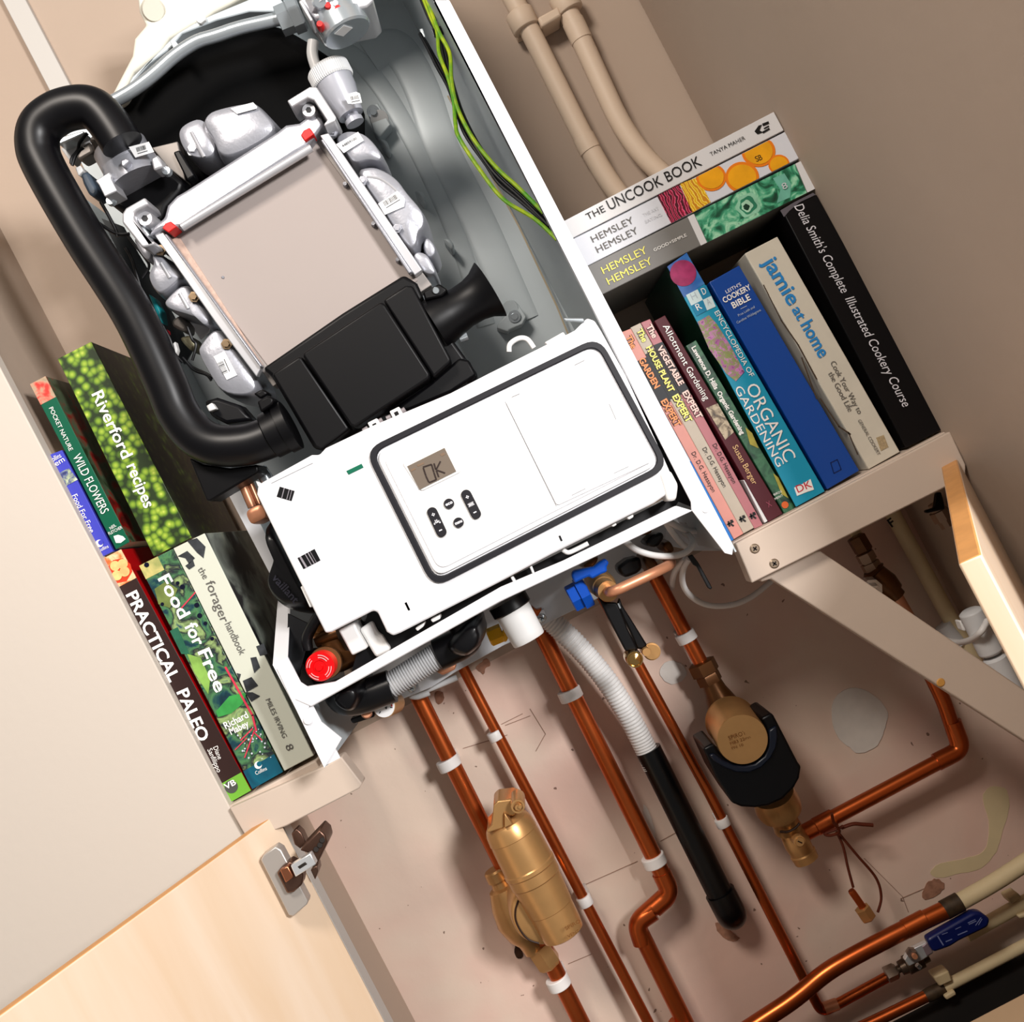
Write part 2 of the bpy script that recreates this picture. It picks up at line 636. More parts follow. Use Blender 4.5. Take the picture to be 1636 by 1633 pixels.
part_prism('plate_wing', M_bronze, hg, q('N', (968, 622), (1002, 598), (1008, 630), (992, 675)), 1.06, 1.08, .001)
for a, b in ((998, 514), (1018, 492), (1030, 466)):
    MB().lathe(P(q1('N', a, b), 1.041), P(q1('N', a, b), 1.0385), [(0, .003), (1, .0026)], 12).build('plate_screw', mat('slot_dark', '#2A2019', .7), hg)
# right door, seen almost along its own plane
far0, far1, ne0, ne1 = (.4235, 1.08), (.4415, 1.077), (.2445, .674), (.2595, .669)
t = thing('cabinet_door', 'maple cupboard door at far right standing open, seen edge on', 'door', (.34, .88, ZD - .56), 'maple cupboard doors')
o = door_leaf([far0, far1, ne1, ne0], .56, t)

# ================================================================== painted pipes up the right of the recess
M_pp = mat('painted_pipe', '#CBB9A8', .5, bump=.08, bscale=90)
def clip_ring(parent, c, d, r, w, m, name='pipe_clip', base=True, lab=None, group=None):
    d = d.normalized()
    mb = MB()
    mb.lathe(c - d * w / 2, c + d * w / 2, [(0, r * 1.32), (.06, r * 1.38), (.94, r * 1.38), (1, r * 1.32)], 24)
    if base:
        n = Vector((0, 1, 0))
        s = d.cross(n).normalized()
        f = [c + s * r * .95 + d * w / 2, c - s * r * .95 + d * w / 2, c - s * r * .95 - d * w / 2, c + s * r * .95 - d * w / 2]
        g = [Vector((v.x, YB, v.z)) for v in f]
        mb.loft([f, g])
    o = mb.build(name, m, parent, bevel=.0008)
    return o
yp = 1.275
r1 = pxr(16.5, yp)
pa = W('E', yp, (-60, -240), (90, 40), (165, 185), (440, 735), (560, 945), (700, 1120))
pb = W('E', yp, (215, -200), (330, 20), (385, 130), (620, 640), (740, 815), (900, 960))
pl = MB().tube(fillet(pa, .05), r1, 20).build('water_pipe', M_pp)
tag(pl, 'painted pipe behind the horizontal books, nearer the boiler of the pair', 'pipe', 'painted pipes up the back wall')
pr = MB().tube(fillet(pb, .05), r1, 20).build('water_pipe', M_pp)
tag(pr, 'painted pipe behind the horizontal books, farther from the boiler of the pair', 'pipe', 'painted pipes up the back wall')
for pp_, a, b in ((pl, (430, 715), (470, 790)), (pr, (375, 110), (425, 215))):
    A, B = P(q1('E', *a), yp), P(q1('E', *b), yp)
    MB().lathe(A, B, [(0, r1), (.02, r1 * 1.08), (.98, r1 * 1.08), (1, r1)], 20).build('pipe_joint', M_pp, pp_)
t = thing('pipe_clip', 'painted double pipe clip near the top edge, joining the two painted pipes', 'pipe clip', P(q1('E', 210, 110), YB))
for a, b in (((115, 110), (150, 180)), ((340, 20), (375, 85))):
    A, B = P(q1('E', *a), yp), P(q1('E', *b), yp)
    clip_ring(t, A, B - A, r1, .024, M_pp, 'clip_ring')
part_prism('clip_bridge', M_pp, t, q('E', (190, 90), (300, 30), (320, 80), (215, 140)), yp - .012, YB, .003)
# ================================================================== books
M_page = mat('page_block', '#D9CFBC', .8, var=.12, vscale=400)
YS = YF + .006
def qd(Q, s, t):
    return Q[0] * (1 - s) * (1 - t) + Q[1] * s * (1 - t) + Q[2] * s * t + Q[3] * (1 - s) * t

def quad(mb, Q, s0, s1, t0, t1, y0, y1):
    f = [qd(Q, s0, t0), qd(Q, s1, t0), qd(Q, s1, t1), qd(Q, s0, t1)]
    return mb.loft([[Vector((v.x, y0, v.z)) for v in f], [Vector((v.x, y1, v.z)) for v in f]])

class Book:
    def __init__(s, label, quadpx, y0=YS, depth=.19, cover=None, hard=True, group=None, sidecover=None):
        s.y = y0
        s.Q = [P(p, y0) for p in quadpx]
        Q = s.Q
        c = (Q[2] + Q[3]) / 2 if True else Q[0]
        s.t = thing('book', label, 'book', (c.x, y0 + depth / 2, min(v.z for v in Q)), group or GRP[0])
        w = ((Q[1] - Q[0]).length + (Q[2] - Q[3]).length) / 2
        h = (Q[3] - Q[0]).length
        b = (.0026 if hard else .0012) / w
        ov = (.003 if hard else .0003) / h
        mb = MB()
        th = .002 if hard else .001
        quad(mb, Q, 0, 1, 0, 1, y0, y0 + th)
        if sidecover:
            mb.mi = 1
        quad(mb, Q, 0, b, 0, 1, y0 + th * .9, y0 + depth)
        quad(mb, Q, 1 - b, 1, 0, 1, y0 + th * .9, y0 + depth)
        s.cover = mb.build('cover', [cover, sidecover or cover], s.t, bevel=.0007)
        mb = MB()
        quad(mb, Q, b, 1 - b, ov, 1 - ov, y0 + th, y0 + depth - (.003 if hard else .0005))
        mb.build('pages', M_page, s.t)

    def band(s, m, s0, s1, t0, t1, name='spine_panel', lift=.0003):
        mb = MB()
        quad(mb, s.Q, s0, s1, t0, t1, s.y - lift, s.y + .0006)
        return mb.build(name, m, s.t)

    def shape(s, m, pts, name='spine_picture', lift=.0006):
        return MB().prism(pts, s.y - lift, s.y).build(name, m, s.t)

    def text(s, m, items, name='title', lift=.0009, **k):
        return lettering(s.t, m, s.y - lift, items, name, **k)

def T(r, s, a, b, cap, **k):
    p = q(r, a, b)
    return (s, p[0], p[1], cap, k)

def disc(mb, p, r, y, dy=.0006, seg=24, e=1.0):
    c = P(p, y)
    R = pxr(r, y)
    return mb.lathe(c + Vector((0, dy, 0)), c, [(0, R), (1, R)], seg)

I_w = mat('ink_white', '#F2F0EC', .5)
I_k = mat('ink_black', '#1B1917', .5)
I_g = mat('ink_grey', '#6D6A66', .5)
I_lg = mat('ink_light_grey', '#C9CBD0', .5)
I_y = mat('ink_yellow', '#E8E07A', .5)
I_o = mat('ink_orange', '#F0A070', .5)
I_ly = mat('ink_lemon', '#F0E88A', .5)
I_gold = mat('ink_gold', '#D8B48A', .5)
I_b = mat('ink_blue', '#3B8FC4', .5)
I_sil = mat('ink_silver', '#B5C0C8', .5)

GRP = ['books standing on the left shelf']
# ---- left, lower row
b = Book('dark brown spine with white block letters and stew picture, leftmost on left shelf',
         q('I', (190, 313), (305, 254), (983, 1512), (850, 1588)), depth=.195, cover=mat('brown_board', '#43302D', .45), sidecover=mat('red_board', '#B3121B', .4), hard=False)
b.band(artmat('stew_print', ['#E8B487', '#F3CFA8', '#E88A55', '#D9542F'], 90), 0, 1, 0, .118, 'spine_picture')
b.shape(mat('stew_pot', '#D4502E', .5), q('C', (560, 1330), (590, 1290), (640, 1280), (680, 1310), (690, 1350), (660, 1400), (610, 1410), (570, 1380)))
for k, (a, c_) in enumerate(((600, 1320), (640, 1310), (650, 1350), (610, 1370))):
    disc(MB(), q1('C', a, c_), 8, b.y - .0011 - .0001 * k).build('spine_picture', mat('dumpling', '#F2C98F', .6, var=.3, vscale=120), b.t)
b.band(mat('leaf_green', '#7DB04B', .5), 0, 1, .925, 1)
mb = MB()
disc(mb, q1('I', 880, 1493), 10.5, b.y - .0007)
mb.build('logo_disc', mat('logo_grey', '#5D5F5B', .5), b.t)
b.text(I_w, [T('I', 'VB', (852, 1508), (908, 1478), 9, bold=.02)], 'logo', lift=.0012)
b.text(I_w, [T('I', 'PRACTICAL', (330, 492), (560, 950), 19, bold=.025), T('I', 'PALEO', (595, 1000), (712, 1262), 19, bold=.025)])
b.text(I_w, [T('I', 'Diane', (785, 1288), (812, 1352), 8), T('I', 'Sanfilippo', (755, 1300), (808, 1420), 8)], 'author')

b = Book('painted botanical spine with big white serif title, between brown and cream spines',
         q('I', (400, 340), (575, 250), (1150, 1415), (990, 1505)), y0=YS - .002, depth=.17,
         cover=artmat('hedgerow_print', ['#12283A', '#23505A', '#5F8B62', '#2C2A3E', '#9DB27C', '#35576A'], 46))
b.band(artmat('straw_print', ['#B7A45A', '#C9BE84', '#8D9A63'], 60), 0, .55, 0, .06, 'spine_picture')
b.band(artmat('teal_print', ['#0E4B5F', '#0D6C7F', '#135366'], 30), 0, 1, .92, 1, 'spine_picture')
b.shape(mat('leaf_pale', '#9CC06B', .5, var=.35, vscale=50), q('I', (650, 800), (720, 820), (770, 930), (760, 1010), (690, 900)))
b.shape(mat('leaf_mid', '#4FA35C', .5, var=.35, vscale=60), q('I', (800, 1100), (870, 1020), (960, 1000), (940, 1060), (880, 1110), (810, 1130)))
b.shape(mat('leaf_olive', '#87955A', .5, var=.4, vscale=60), q('I', (480, 460), (540, 420), (600, 460), (560, 560), (500, 540)))
b.shape(mat('leaf_deep', '#3E7A63', .5, var=.4, vscale=60), q('I', (560, 680), (600, 660), (660, 800), (620, 800)))
mb = MB()
for p0, p1, w in (((850, 870), (990, 1120), 3.2), ((990, 1120), (1010, 1200), 3), ((990, 1190), (930, 1250), 2), ((1000, 1200), (950, 1340), 1.8), ((1000, 1210), (1040, 1250), 1.8), ((960, 1240), (900, 1300), 1.5), ((620, 560), (700, 470), 2)):
    a_, c_ = q('I', p0, p1)
    MB().strip(a_, c_, w, b.y - .0009).build('berry_stem', mat('berry_stem', '#D24A63', .5), b.t)
mb = MB()
for k in range(46):
    a_ = random.uniform(900, 1090)
    c_ = random.uniform(1180, 1350)
    if 900 + (c_ - 1180) * .3 < a_ < 1020 + (c_ - 1180) * .42:
        disc(mb, q1('I', a_, c_), random.uniform(.8, 1.6), b.y - .0008, seg=8)
mb.build('spine_picture', mat('berry_dots', '#C9CFD8', .5), b.t)
mb = MB()
for a_, c_, r_ in ((438, 335, 4), (700, 545, 4), (625, 450, 4), (715, 600, 4), (600, 430, 3), (745, 640, 3), (520, 540, 3), (780, 720, 3)):
    disc(mb, q1('I', a_, c_), r_, b.y - .0008, seg=14)
mb.build('spine_picture', mat('dark_berries', '#20233A', .25), b.t)
b.text(I_w, [T('I', 'Food', (497, 408), (612, 620), 20, bold=.02), T('I', 'for', (635, 655), (690, 765), 20, bold=.02), T('I', 'Free', (705, 790), (800, 1005), 20, bold=.02)])
b.text(I_w, [T('I', 'Richard', (852, 1192), (972, 1130), 11, bold=.02), T('I', 'Mabey', (880, 1222), (975, 1176), 11, bold=.02), T('I', 'Collins', (1010, 1432), (1068, 1404), 6)], 'author')
mb = MB()
disc(mb, q1('I', 1020, 1380), 6, b.y - .0008)
mb.build('logo', I_w, b.t)
mb = MB()
disc(mb, q1('I', 1026, 1374), 4, b.y - .0012)
mb.build('logo', mat('teal_ink', '#0D6C7F', .5), b.t)

b = Book('cream spine with slim grey title and black leaf shadows, on left shelf beside boiler',
         q('I', (577, 249), (740, 170), (1310, 1330), (1157, 1411)), y0=YS - .003, depth=.18,
         cover=mat('pale_sage', '#CBCDBF', .5), sidecover=artmat('leaf_shadow', ['#14141A', '#1D1E26', '#8F958C', '#B9BDB0'], 20, detail=4), hard=True)
for pts in ([(650, 210), (700, 195), (745, 240), (735, 300), (700, 270)], [(600, 290), (650, 262), (690, 300), (660, 330), (640, 300)],
            [(640, 340), (680, 310), (690, 340), (660, 360)], [(940, 940), (985, 920), (1020, 965), (960, 1000)],
            [(980, 820), (1010, 815), (1030, 870), (1000, 900)], [(1010, 760), (1050, 745), (1070, 800), (1030, 810)], [(950, 1000), (990, 1000), (1030, 1020), (985, 1050)], [(908, 900), (930, 905), (920, 940)]):
    MB().prism(q('I', *pts), b.y - .0006, b.y).build('spine_picture', mat('leaf_grey', '#4B4E52', .6, var=.5, vscale=120), b.t)
b.text(I_g, [T('I', 'the', (703, 358), (735, 412), 11), T('I', 'forager', (745, 428), (828, 640), 15), T('I', 'handbook', (845, 645), (925, 808), 12)])
b.text(I_g, [T('I', 'MILES IRVING', (1058, 1040), (1148, 1240), 8), T('I', '8', (1160, 1280), (1172, 1308), 12)], 'author')

# ---- left, upper row standing on the lower books
GRP[0] = 'books perched on top of the left shelf books'
b = Book('small violet-blue pocket spine at the left jamb, shortest of the upper books',
         q('C', (245, 745), (322, 716), (590, 1245), (520, 1280)), depth=.08, cover=mat('violet_board', '#5458B8', .4), hard=False)
b.shape(artmat('sloe_print', ['#2B2F58', '#5A6392', '#AEB89A', '#D8DCD6'], 150), q('C', (290, 845), (358, 810), (405, 870), (340, 905)))
b.text(I_w, [T('C', 'Food For Free', (375, 955), (470, 1150), 9), T('C', 'Collins', (262, 785), (322, 752), 8), T('C', 'gem', (275, 812), (340, 772), 9), T('C', 'Collins', (515, 1250), (568, 1224), 5.5)])
mb = MB()
disc(mb, q1('C', 518, 1203), 6, b.y - .0008)
mb.build('logo', I_w, b.t)
mb = MB()
disc(mb, q1('C', 525, 1198), 4, b.y - .0012)
mb.build('logo', mat('violet_board', '#5458B8'), b.t)

b = Book('dark green slim spine with poppies at its top, between violet and romanesco books',
         q('C', (157, 372), (237, 330), (677, 1195), (605, 1235)), depth=.11, cover=mat('bottle_green', '#0E6A52', .4), hard=False,
         sidecover=artmat('poppy_meadow', ['#27351F', '#3F4D33', '#5B6B55', '#8E1712', '#3A2A20'], 34))
b.band(artmat('poppy_print', ['#8B8A72', '#B9A28C', '#D9534A', '#C8382F'], 80), 0, 1, 0, .125, 'spine_picture')
b.text(I_w, [T('C', 'POCKET NATURE', (255, 498), (362, 722), 7), T('C', 'WILD FLOWERS', (378, 750), (530, 1052), 14),
             T('C', 'NEIL', (578, 1132), (608, 1112), 5), T('C', 'FLETCHER', (570, 1160), (640, 1124), 5)])
b.shape(I_w, q('C', (592, 1165), (615, 1158), (640, 1165), (655, 1180), (630, 1200), (605, 1200)), 'logo')

rom = artmat('romanesco_print', ['#C3CF6E', '#A3B650', '#86A040', '#5A7433', '#38482A'], 125, 'cell', .35)
romd = artmat('romanesco_cover_shaded', ['#5E6C2A', '#3F4C20', '#222A18', '#14190F'], 90, 'cell', .35)  # same print in darker colours, painting in the boiler's shade on the cover
b = Book('thick romanesco-covered spine behind the black air duct', q('C', (300, 240), (475, 150), (1000, 1172), (802, 1272)),
         y0=YS - .004, depth=.19, cover=rom, sidecover=romd, hard=False)
b.text(I_w, [T('C', 'Riverford', (478, 425), (640, 765), 19, bold=.015), T('C', 'recipes', (660, 800), (755, 1022), 19, bold=.015)])

GRP[0] = 'books lying flat above the right shelf books'
# ---- right, lying flat on top   (quad: left-top, left-bottom, right-bottom, right-top)
yl = YS - .003
b = Book('white spine with large black title, uppermost of three lying books', q('E', (310, 1163), (350, 1255), (1477, 680), (1425, 583)), y0=yl, depth=.19, cover=mat('white_board', '#D6D5D6', .4), hard=False)
b.text(I_k, [T('E', 'THE', (455, 1149), (548, 1102), 11), T('E', 'UNCOOK', (570, 1097), (850, 962), 17), T('E', 'BOOK', (872, 950), (1052, 860), 17)])
b.text(I_k, [T('E', 'TANYA MAHER', (1097, 814), (1277, 726), 6)], 'author')
mb = MB()
mb.prism(q('E', (1325, 685), (1345, 655), (1362, 650), (1350, 680), (1368, 690), (1340, 700)), b.y - .0008, b.y)
mb.strip(*q('E', (1370, 650), (1395, 640)), 4, b.y - .0008)
mb.strip(*q('E', (1370, 690), (1400, 672)), 3, b.y - .0008)
mb.strip(*q('E', (1375, 670), (1398, 658)), 2, b.y - .0008)
mb.build('logo', I_k, b.t)

b = Book('white spine with orange slices and pink stalks, middle of three lying books', q('E', (355, 1257), (425, 1402), (1567, 822), (1497, 680)), y0=yl + .002, depth=.19, cover=mat('white_board_cool', '#D3D5DC', .4), hard=True)
b.shape(artmat('beet_print', ['#7A1038', '#C8285E', '#E57A98', '#5E0C28'], 60, 'wave'), q('E', (815, 1020), (930, 960), (1000, 1105), (890, 1165)))
b.shape(artmat('stalk_print', ['#D9A514', '#F2CF3C', '#F7E27A', '#C8901B'], 60, 'wave'), q('E', (935, 958), (1030, 925), (1095, 1055), (1000, 1110)))
rind = mat('orange_rind', '#E58A22', .45)
pith = mat('orange_flesh', '#F0AE22', .45, var=.15, vscale=60)
for (cx, cy, rad, ex) in ((1098, 925, 24, 1), (1260, 925, 27, 1), (1345, 790, 27, 1), (1452, 858, 17, 1)):
    pts, pts2 = [], []
    for k in range(36):
        a_ = k * 2 * math.pi / 36
        pts.append((cx + 3.266 * rad * math.cos(a_), cy + 3.266 * rad * .92 * math.sin(a_)))
        pts2.append((cx + 2.75 * rad * math.cos(a_), cy + 2.75 * rad * .9 * math.sin(a_)))
    def clipq(pp):
        # keep inside the spine: between its long edges
        o = []
        for (x_, y_) in pp:
            top = 1257 + (x_ - 355) * (680 - 1257) / (1497 - 355.0) + 3
            bot = 1402 + (x_ - 425) * (822 - 1402) / (1567 - 425.0) - 3
            right = 1500 + (y_ - 700) * .5 - 12
            o.append((min(x_, right), min(max(y_, top), bot)))
        return o
    k_o = cx / 1e7
    b.shape(rind, q('E', *clipq(pts)), lift=.0005 + k_o)
    b.shape(pith, q('E', *clipq(pts2)), lift=.0009 + k_o)
b.text(I_g, [T('E', 'HEMSLEY', (482, 1266), (697, 1160), 11), T('E', 'HEMSLEY', (507, 1320), (720, 1214), 11)])
b.text(I_lg, [T('E', 'THE ART', (745, 1130), (825, 1092), 5), T('E', 'EATING', (755, 1165), (840, 1125), 5)], 'author')
b.text(I_k, [T('E', 'S', (1335, 845), (1350, 838), 9), T('E', 'B', (1352, 838), (1368, 830), 9)], 'logo', lift=.0013)

b = Book('grey spine with yellow title and green cabbages, lowest of three lying books', q('E', (430, 1400), (505, 1550), (1640, 985), (1577, 835)), y0=yl + .001, depth=.19, cover=mat('grey_board', '#84827F', .4), hard=True)
b.band(mat('white_board', '#D6D5D6'), 0, 1, .965, 1, 'spine_panel')
b.band(artmat('cabbage_print', ['#0E3B30', '#1F6B50', '#57A988', '#A8D8B8', '#2B7A62'], 40, distort=2.2), 0, 1, .505, .962, 'spine_picture')
b.band(mat('white_board', '#D6D5D6'), 0, 1, .475, .503, 'spine_panel')
for k, (cx, cy, rr, cc) in enumerate(((1290, 1070, 62, '#9ED0B4'), (1290, 1070, 44, '#3F8F72'), (1285, 1075, 30, '#B3DDC0'), (1282, 1080, 16, '#1E4A3A'))):
    pts = [(cx + rr * (1 + .12 * math.sin(5 * a_ + k)) * math.cos(a_), cy + rr * (1 + .12 * math.sin(4 * a_ + k)) * math.sin(a_)) for a_ in [j * 2 * math.pi / 24 for j in range(24)]]
    b.shape(mat('cabbage_%d' % k, cc, .5, var=.25, vscale=70), q('E', *pts), lift=.0005 + k * .0003)
b.shape(mat('cabbage_leaf', '#7FB9A8', .5, var=.2, vscale=70), q('E', (1420, 930), (1480, 905), (1515, 960), (1510, 1030), (1440, 1060), (1460, 990)), lift=.0006)
b.text(I_y, [T('E', 'HEMSLEY', (537, 1430), (768, 1318), 12), T('E', 'HEMSLEY', (564, 1487), (795, 1374), 12)])
b.text(I_w, [T('E', 'GOOD+SIMPLE', (802, 1313), (972, 1232), 5)], 'author')
b.text(I_lg, [T('E', '8', (1475, 990), (1500, 978), 10)], 'logo', lift=.0018)

# ---- right, standing on the shelf
GRP[0] = 'books standing on the right shelf'
M_blk = mat('black_board', '#110F14', .4, spec=.25)
b = Book('thick black hardback with cream italic title against the right wall', q('G', (335, 290), (520, 205), (1213, 1455), (1000, 1565)), y0=YS - .002, depth=.19, cover=M_blk)
b.text(mat('ink_cream', '#D6D4DA', .5), [T('G', "Delia Smith's Complete", (398, 268), (655, 738), 15, shear=.25), T('G', 'Illustrated Cookery Course', (672, 765), (985, 1350), 15, shear=.25)])
b.shape(mat('red_mark', '#C01620', .4), q('G', (1165, 1400), (1180, 1392), (1210, 1445), (1195, 1455)), 'spine_mark')
b.shape(mat('worn_edge', '#6E6A70', .7), q('G', (325, 290), (400, 245), (500, 195), (515, 205), (430, 245), (375, 290), (345, 325)), 'worn_edge')

b = Book('tattered cream spine with blue title, left of the thick black hardback', q('', (1190, 405), (1242, 378), (1438, 722), (1388, 750)), y0=YS - .001, depth=.18, cover=mat('cream_board', '#CFC8BB', .6, var=.06, vscale=40))
b.text(I_b, [T('G', 'jamie', (228, 565), (372, 805), 24, bold=.02), T('G', 'at', (385, 822), (420, 885), 17, bold=.02), T('G', 'home', (432, 905), (535, 1085), 21, bold=.02)])
b.text(I_g, [T('G', 'Cook Your Way to', (592, 1108), (742, 1385), 9), T('G', 'the Good Life', (580, 1165), (690, 1372), 9), T('G', 'GENERAL COOKERY', (740, 1418), (848, 1605), 5.5)], 'subtitle')
mb = MB()
for reg, p0, p1, w in (('G', (235, 690), (330, 880), 1.5), ('G', (330, 880), (420, 1010), 2), ('G', (420, 1010), (520, 1195), 2.2), ('G', (440, 1080), (520, 1300), 2), ('G', (540, 1300), (640, 1450), 2), ('G', (640, 1450), (700, 1490), 2.4), ('G', (690, 1480), (740, 1600), 1.6)):
    mb.strip(*q(reg, p0, p1), w, b.y - .0006)
mb.build('spine_crack', mat('tear_dark', '#57493C', .8), b.t)
b.shape(mat('sticker_mark', '#B9A88A', .7, var=.3, vscale=500), q('G', (840, 1510), (880, 1495), (905, 1560), (865, 1580)), 'sticker')

b = Book('bright blue hardback spine with small white title at its top', q('', (1133, 451), (1181, 424), (1373, 752), (1322, 782)), y0=YS, depth=.18, cover=mat('royal_blue', '#1556A0', .3, coat=.4))
b.text(I_w, [T('F', "LEITH'S", (852, 62), (930, 20), 5.5), T('F', 'COOKERY', (840, 112), (982, 38), 9, bold=.02), T('F', 'BIBLE', (888, 140), (980, 92), 10, bold=.02)])
b.text(I_sil, [T('F', 'Prue Leith and', (915, 182), (1000, 136), 4), T('F', 'Caroline Waldegrave', (908, 220), (1032, 152), 4), T('F', '-', (928, 148), (960, 132), 6)], 'author')
mb = MB()
for p0, p1 in (((1395, 945), (1430, 928)), ((1430, 928), (1450, 980)), ((1450, 980), (1412, 1000)), ((1412, 1000), (1395, 945))):
    mb.strip(*q('F', p0, p1), 1.2, b.y - .0006)
mb.build('logo', mat('deep_blue_ink', '#0C2F63', .4), b.t)

cyan = mat('cyan_board', '#2E9DB8', .4)
b = Book('turquoise spine with pink flowers and white lettering, left of bright blue hardback', q('', (1066, 426), (1097, 404), (1318, 785), (1272, 810)), y0=YS - .002, depth=.185, cover=cyan, sidecover=mat('dark_green_cover', '#123A2C', .4), hard=False)
b.band(artmat('sky_print', ['#2D5AA0', '#3F7AB8', '#6FA8C8'], 25), 0, 1, 0, .13, 'spine_picture')
mb = MB()
disc(mb, q1('E', 952, 1425), 21, b.y - .0008, seg=32)
mb.build('spine_picture', mat('beetroot', '#B0487A', .5, var=.35, vscale=90), b.t)
sq = [((640, 70), (700, 40), (728, 95), (668, 125), '#CFE3E6', 'H'), ((700, 40), (745, 18), (772, 74), (728, 95), '#2E8FB0', 'D'),
      ((668, 125), (728, 95), (750, 150), (695, 180), '#2E8FB0', 'R'), ((728, 95), (772, 74), (795, 130), (750, 150), '#CFE3E6', 'A')]
for k, (a_, b_, c_, d_, cc, ch) in enumerate(sq):
    b.shape(mat('tile_' + cc[1:], cc, .5), q('F', a_, b_, c_, d_), 'logo_tile', lift=.0007)
    p0 = (a_[0] * .35 + d_[0] * .65, a_[1] * .35 + d_[1] * .65)
    p1 = (b_[0] * .35 + c_[0] * .65, b_[1] * .35 + c_[1] * .65)
    m0 = (p0[0] * .72 + p1[0] * .28, p0[1] * .72 + p1[1] * .28)
    m1 = (p0[0] * .28 + p1[0] * .72, p0[1] * .28 + p1[1] * .72)
    b.text(I_w if ch in 'DR' else I_sil, [T('F', ch, m0, m1, 11)], 'logo', lift=.001)
b.shape(artmat('lavender_print', ['#7A3F7E', '#B06CA4', '#8FA05A', '#C98ABF', '#5C3460'], 150), q('F', (700, 210), (760, 175), (800, 220), (870, 330), (945, 470), (900, 520), (850, 480), (760, 350)))
b.text(I_w, [T('F', 'ENCYCLOPEDIA OF', (788, 160), (975, 500), 8), T('F', 'ORGANIC', (950, 552), (1160, 945), 20), T('F', 'GARDENING', (892, 558), (1118, 970), 13)])
b.shape(I_w, q('F', (1205, 1075), (1250, 1055), (1290, 1030), (1308, 1085), (1265, 1100), (1220, 1118)), 'logo_tile', lift=.0007)
b.text(mat('ink_red', '#C8324A', .5), [T('F', 'DK', (1225, 1102), (1300, 1070), 12)], 'logo', lift=.001)

b = Book('slim dark green paperback with pale title and small orange roundel at its foot', q('F', (640, 335), (692, 305), (1210, 1180), (1155, 1212)), y0=YS + .004, depth=.12, cover=artmat('herb_print', ['#10302B', '#2C5A45', '#4D7F60', '#1C3F3C'], 60), hard=False)
b.shape(mat('pear_yellow', '#B8AE5A', .5, var=.3, vscale=80), q('F', (950, 760), (985, 790), (1020, 870), (975, 850)))
b.shape(mat('pear_yellow', '#B8AE5A'), q('F', (1095, 1000), (1120, 1020), (1175, 1130), (1140, 1110)))
b.text(I_w, [T('F', 'Lawrence D. Hills', (668, 345), (790, 565), 7.5, bold=.03), T('F', 'Organic Gardening', (800, 580), (928, 800), 7.5, bold=.03)])
mb = MB()
disc(mb, q1('F', 1157, 1165), 5.6, b.y - .0008)
mb.build('logo', mat('roundel_orange', '#D9743F', .5), b.t)
b.text(I_w, [T('F', 'BIRDS', (1100, 1118), (1142, 1098), 3.5), T('F', 'MERIT', (1106, 1140), (1148, 1118), 3.5)], 'author')

b = Book('maroon spine with white title and small photograph, left of slim green paperback', q('F', (475, 205), (530, 175), (1145, 1210), (1070, 1255)), y0=YS, depth=.17, cover=mat('maroon_board', '#5C1428', .5), hard=False)
b.shape(artmat('soil_print', ['#3A2F26', '#7A6A55', '#B9AC95', '#55402F'], 120), q('F', (745, 660), (805, 635), (890, 785), (845, 825)))
b.text(I_w, [T('F', 'Allotment', (518, 232), (630, 440), 10), T('F', 'Gardening', (638, 455), (738, 622), 10)])
b.text(I_gold, [T('F', 'Susan Berger', (882, 862), (990, 1062), 9)], 'author')
b.text(mat('ink_pink', '#9A5566', .5), [T('F', 'X', (1070, 1180), (1090, 1170), 10)], 'logo')

b = Book('thin plain white booklet squeezed in beside the maroon spine', q('F', (940, 1035), (965, 1030), (1075, 1245), (1050, 1260)), y0=YS + .001, depth=.15, cover=mat('white_board', '#D6D5D6'), hard=False)

def expert(label, quadpx, col, top, tcol, items, dark, y0):
    b = Book(label, quadpx, y0=y0, depth=.165, cover=mat(col[1:] + '_board', col, .4, var=.05, vscale=60), hard=False)
    b.band(mat('night_' + dark[1:], dark, .4, var=.4, vscale=90), 0, 1, top[0], top[1], 'spine_picture')
    out = [(s_, a_, c_, cap + 0, dict(k_, bold=.10)) for s_, a_, c_, cap, k_ in items[:-1]]
    b.text(mat('outline_ink', '#4A2C28', .5), out, 'title_outline', lift=.0008)
    b.text(tcol, items[:-1], lift=.0012)
    b.text(I_k if dark != '#8B8F8A' else I_g, items[-1:], 'author')
    return b
e1 = expert('pink paperback spine with orange lettering, next to the boiler casing', q('F', (300, 265), (352, 245), (940, 1315), (890, 1345)), '#D39A90', (.14, .355), I_o,
            [T('F', 'The', (325, 290), (358, 352), 9.5, bold=.03), T('F', 'GARDEN', (392, 408), (478, 560), 10, bold=.03), T('F', 'EXPERT', (508, 625), (588, 762), 10.5, bold=.03), T('F', 'Dr. D.G. Hessayon', (668, 895), (778, 1100), 7)], '#161B26', YS)
e2 = expert('stone-grey paperback spine with yellow lettering, between two pink spines', q('F', (350, 240), (402, 215), (995, 1285), (940, 1315)), '#B9AFA2', (.13, .35), I_ly,
            [T('F', 'The', (382, 255), (415, 318), 9.5, bold=.03), T('F', 'HOUSE PLANT', (432, 345), (555, 580), 9.5, bold=.03), T('F', 'EXPERT', (568, 600), (645, 738), 10.5, bold=.03), T('F', 'Dr. D.G. Hessayon', (725, 872), (835, 1075), 7)], '#1C2426', YS + .001)
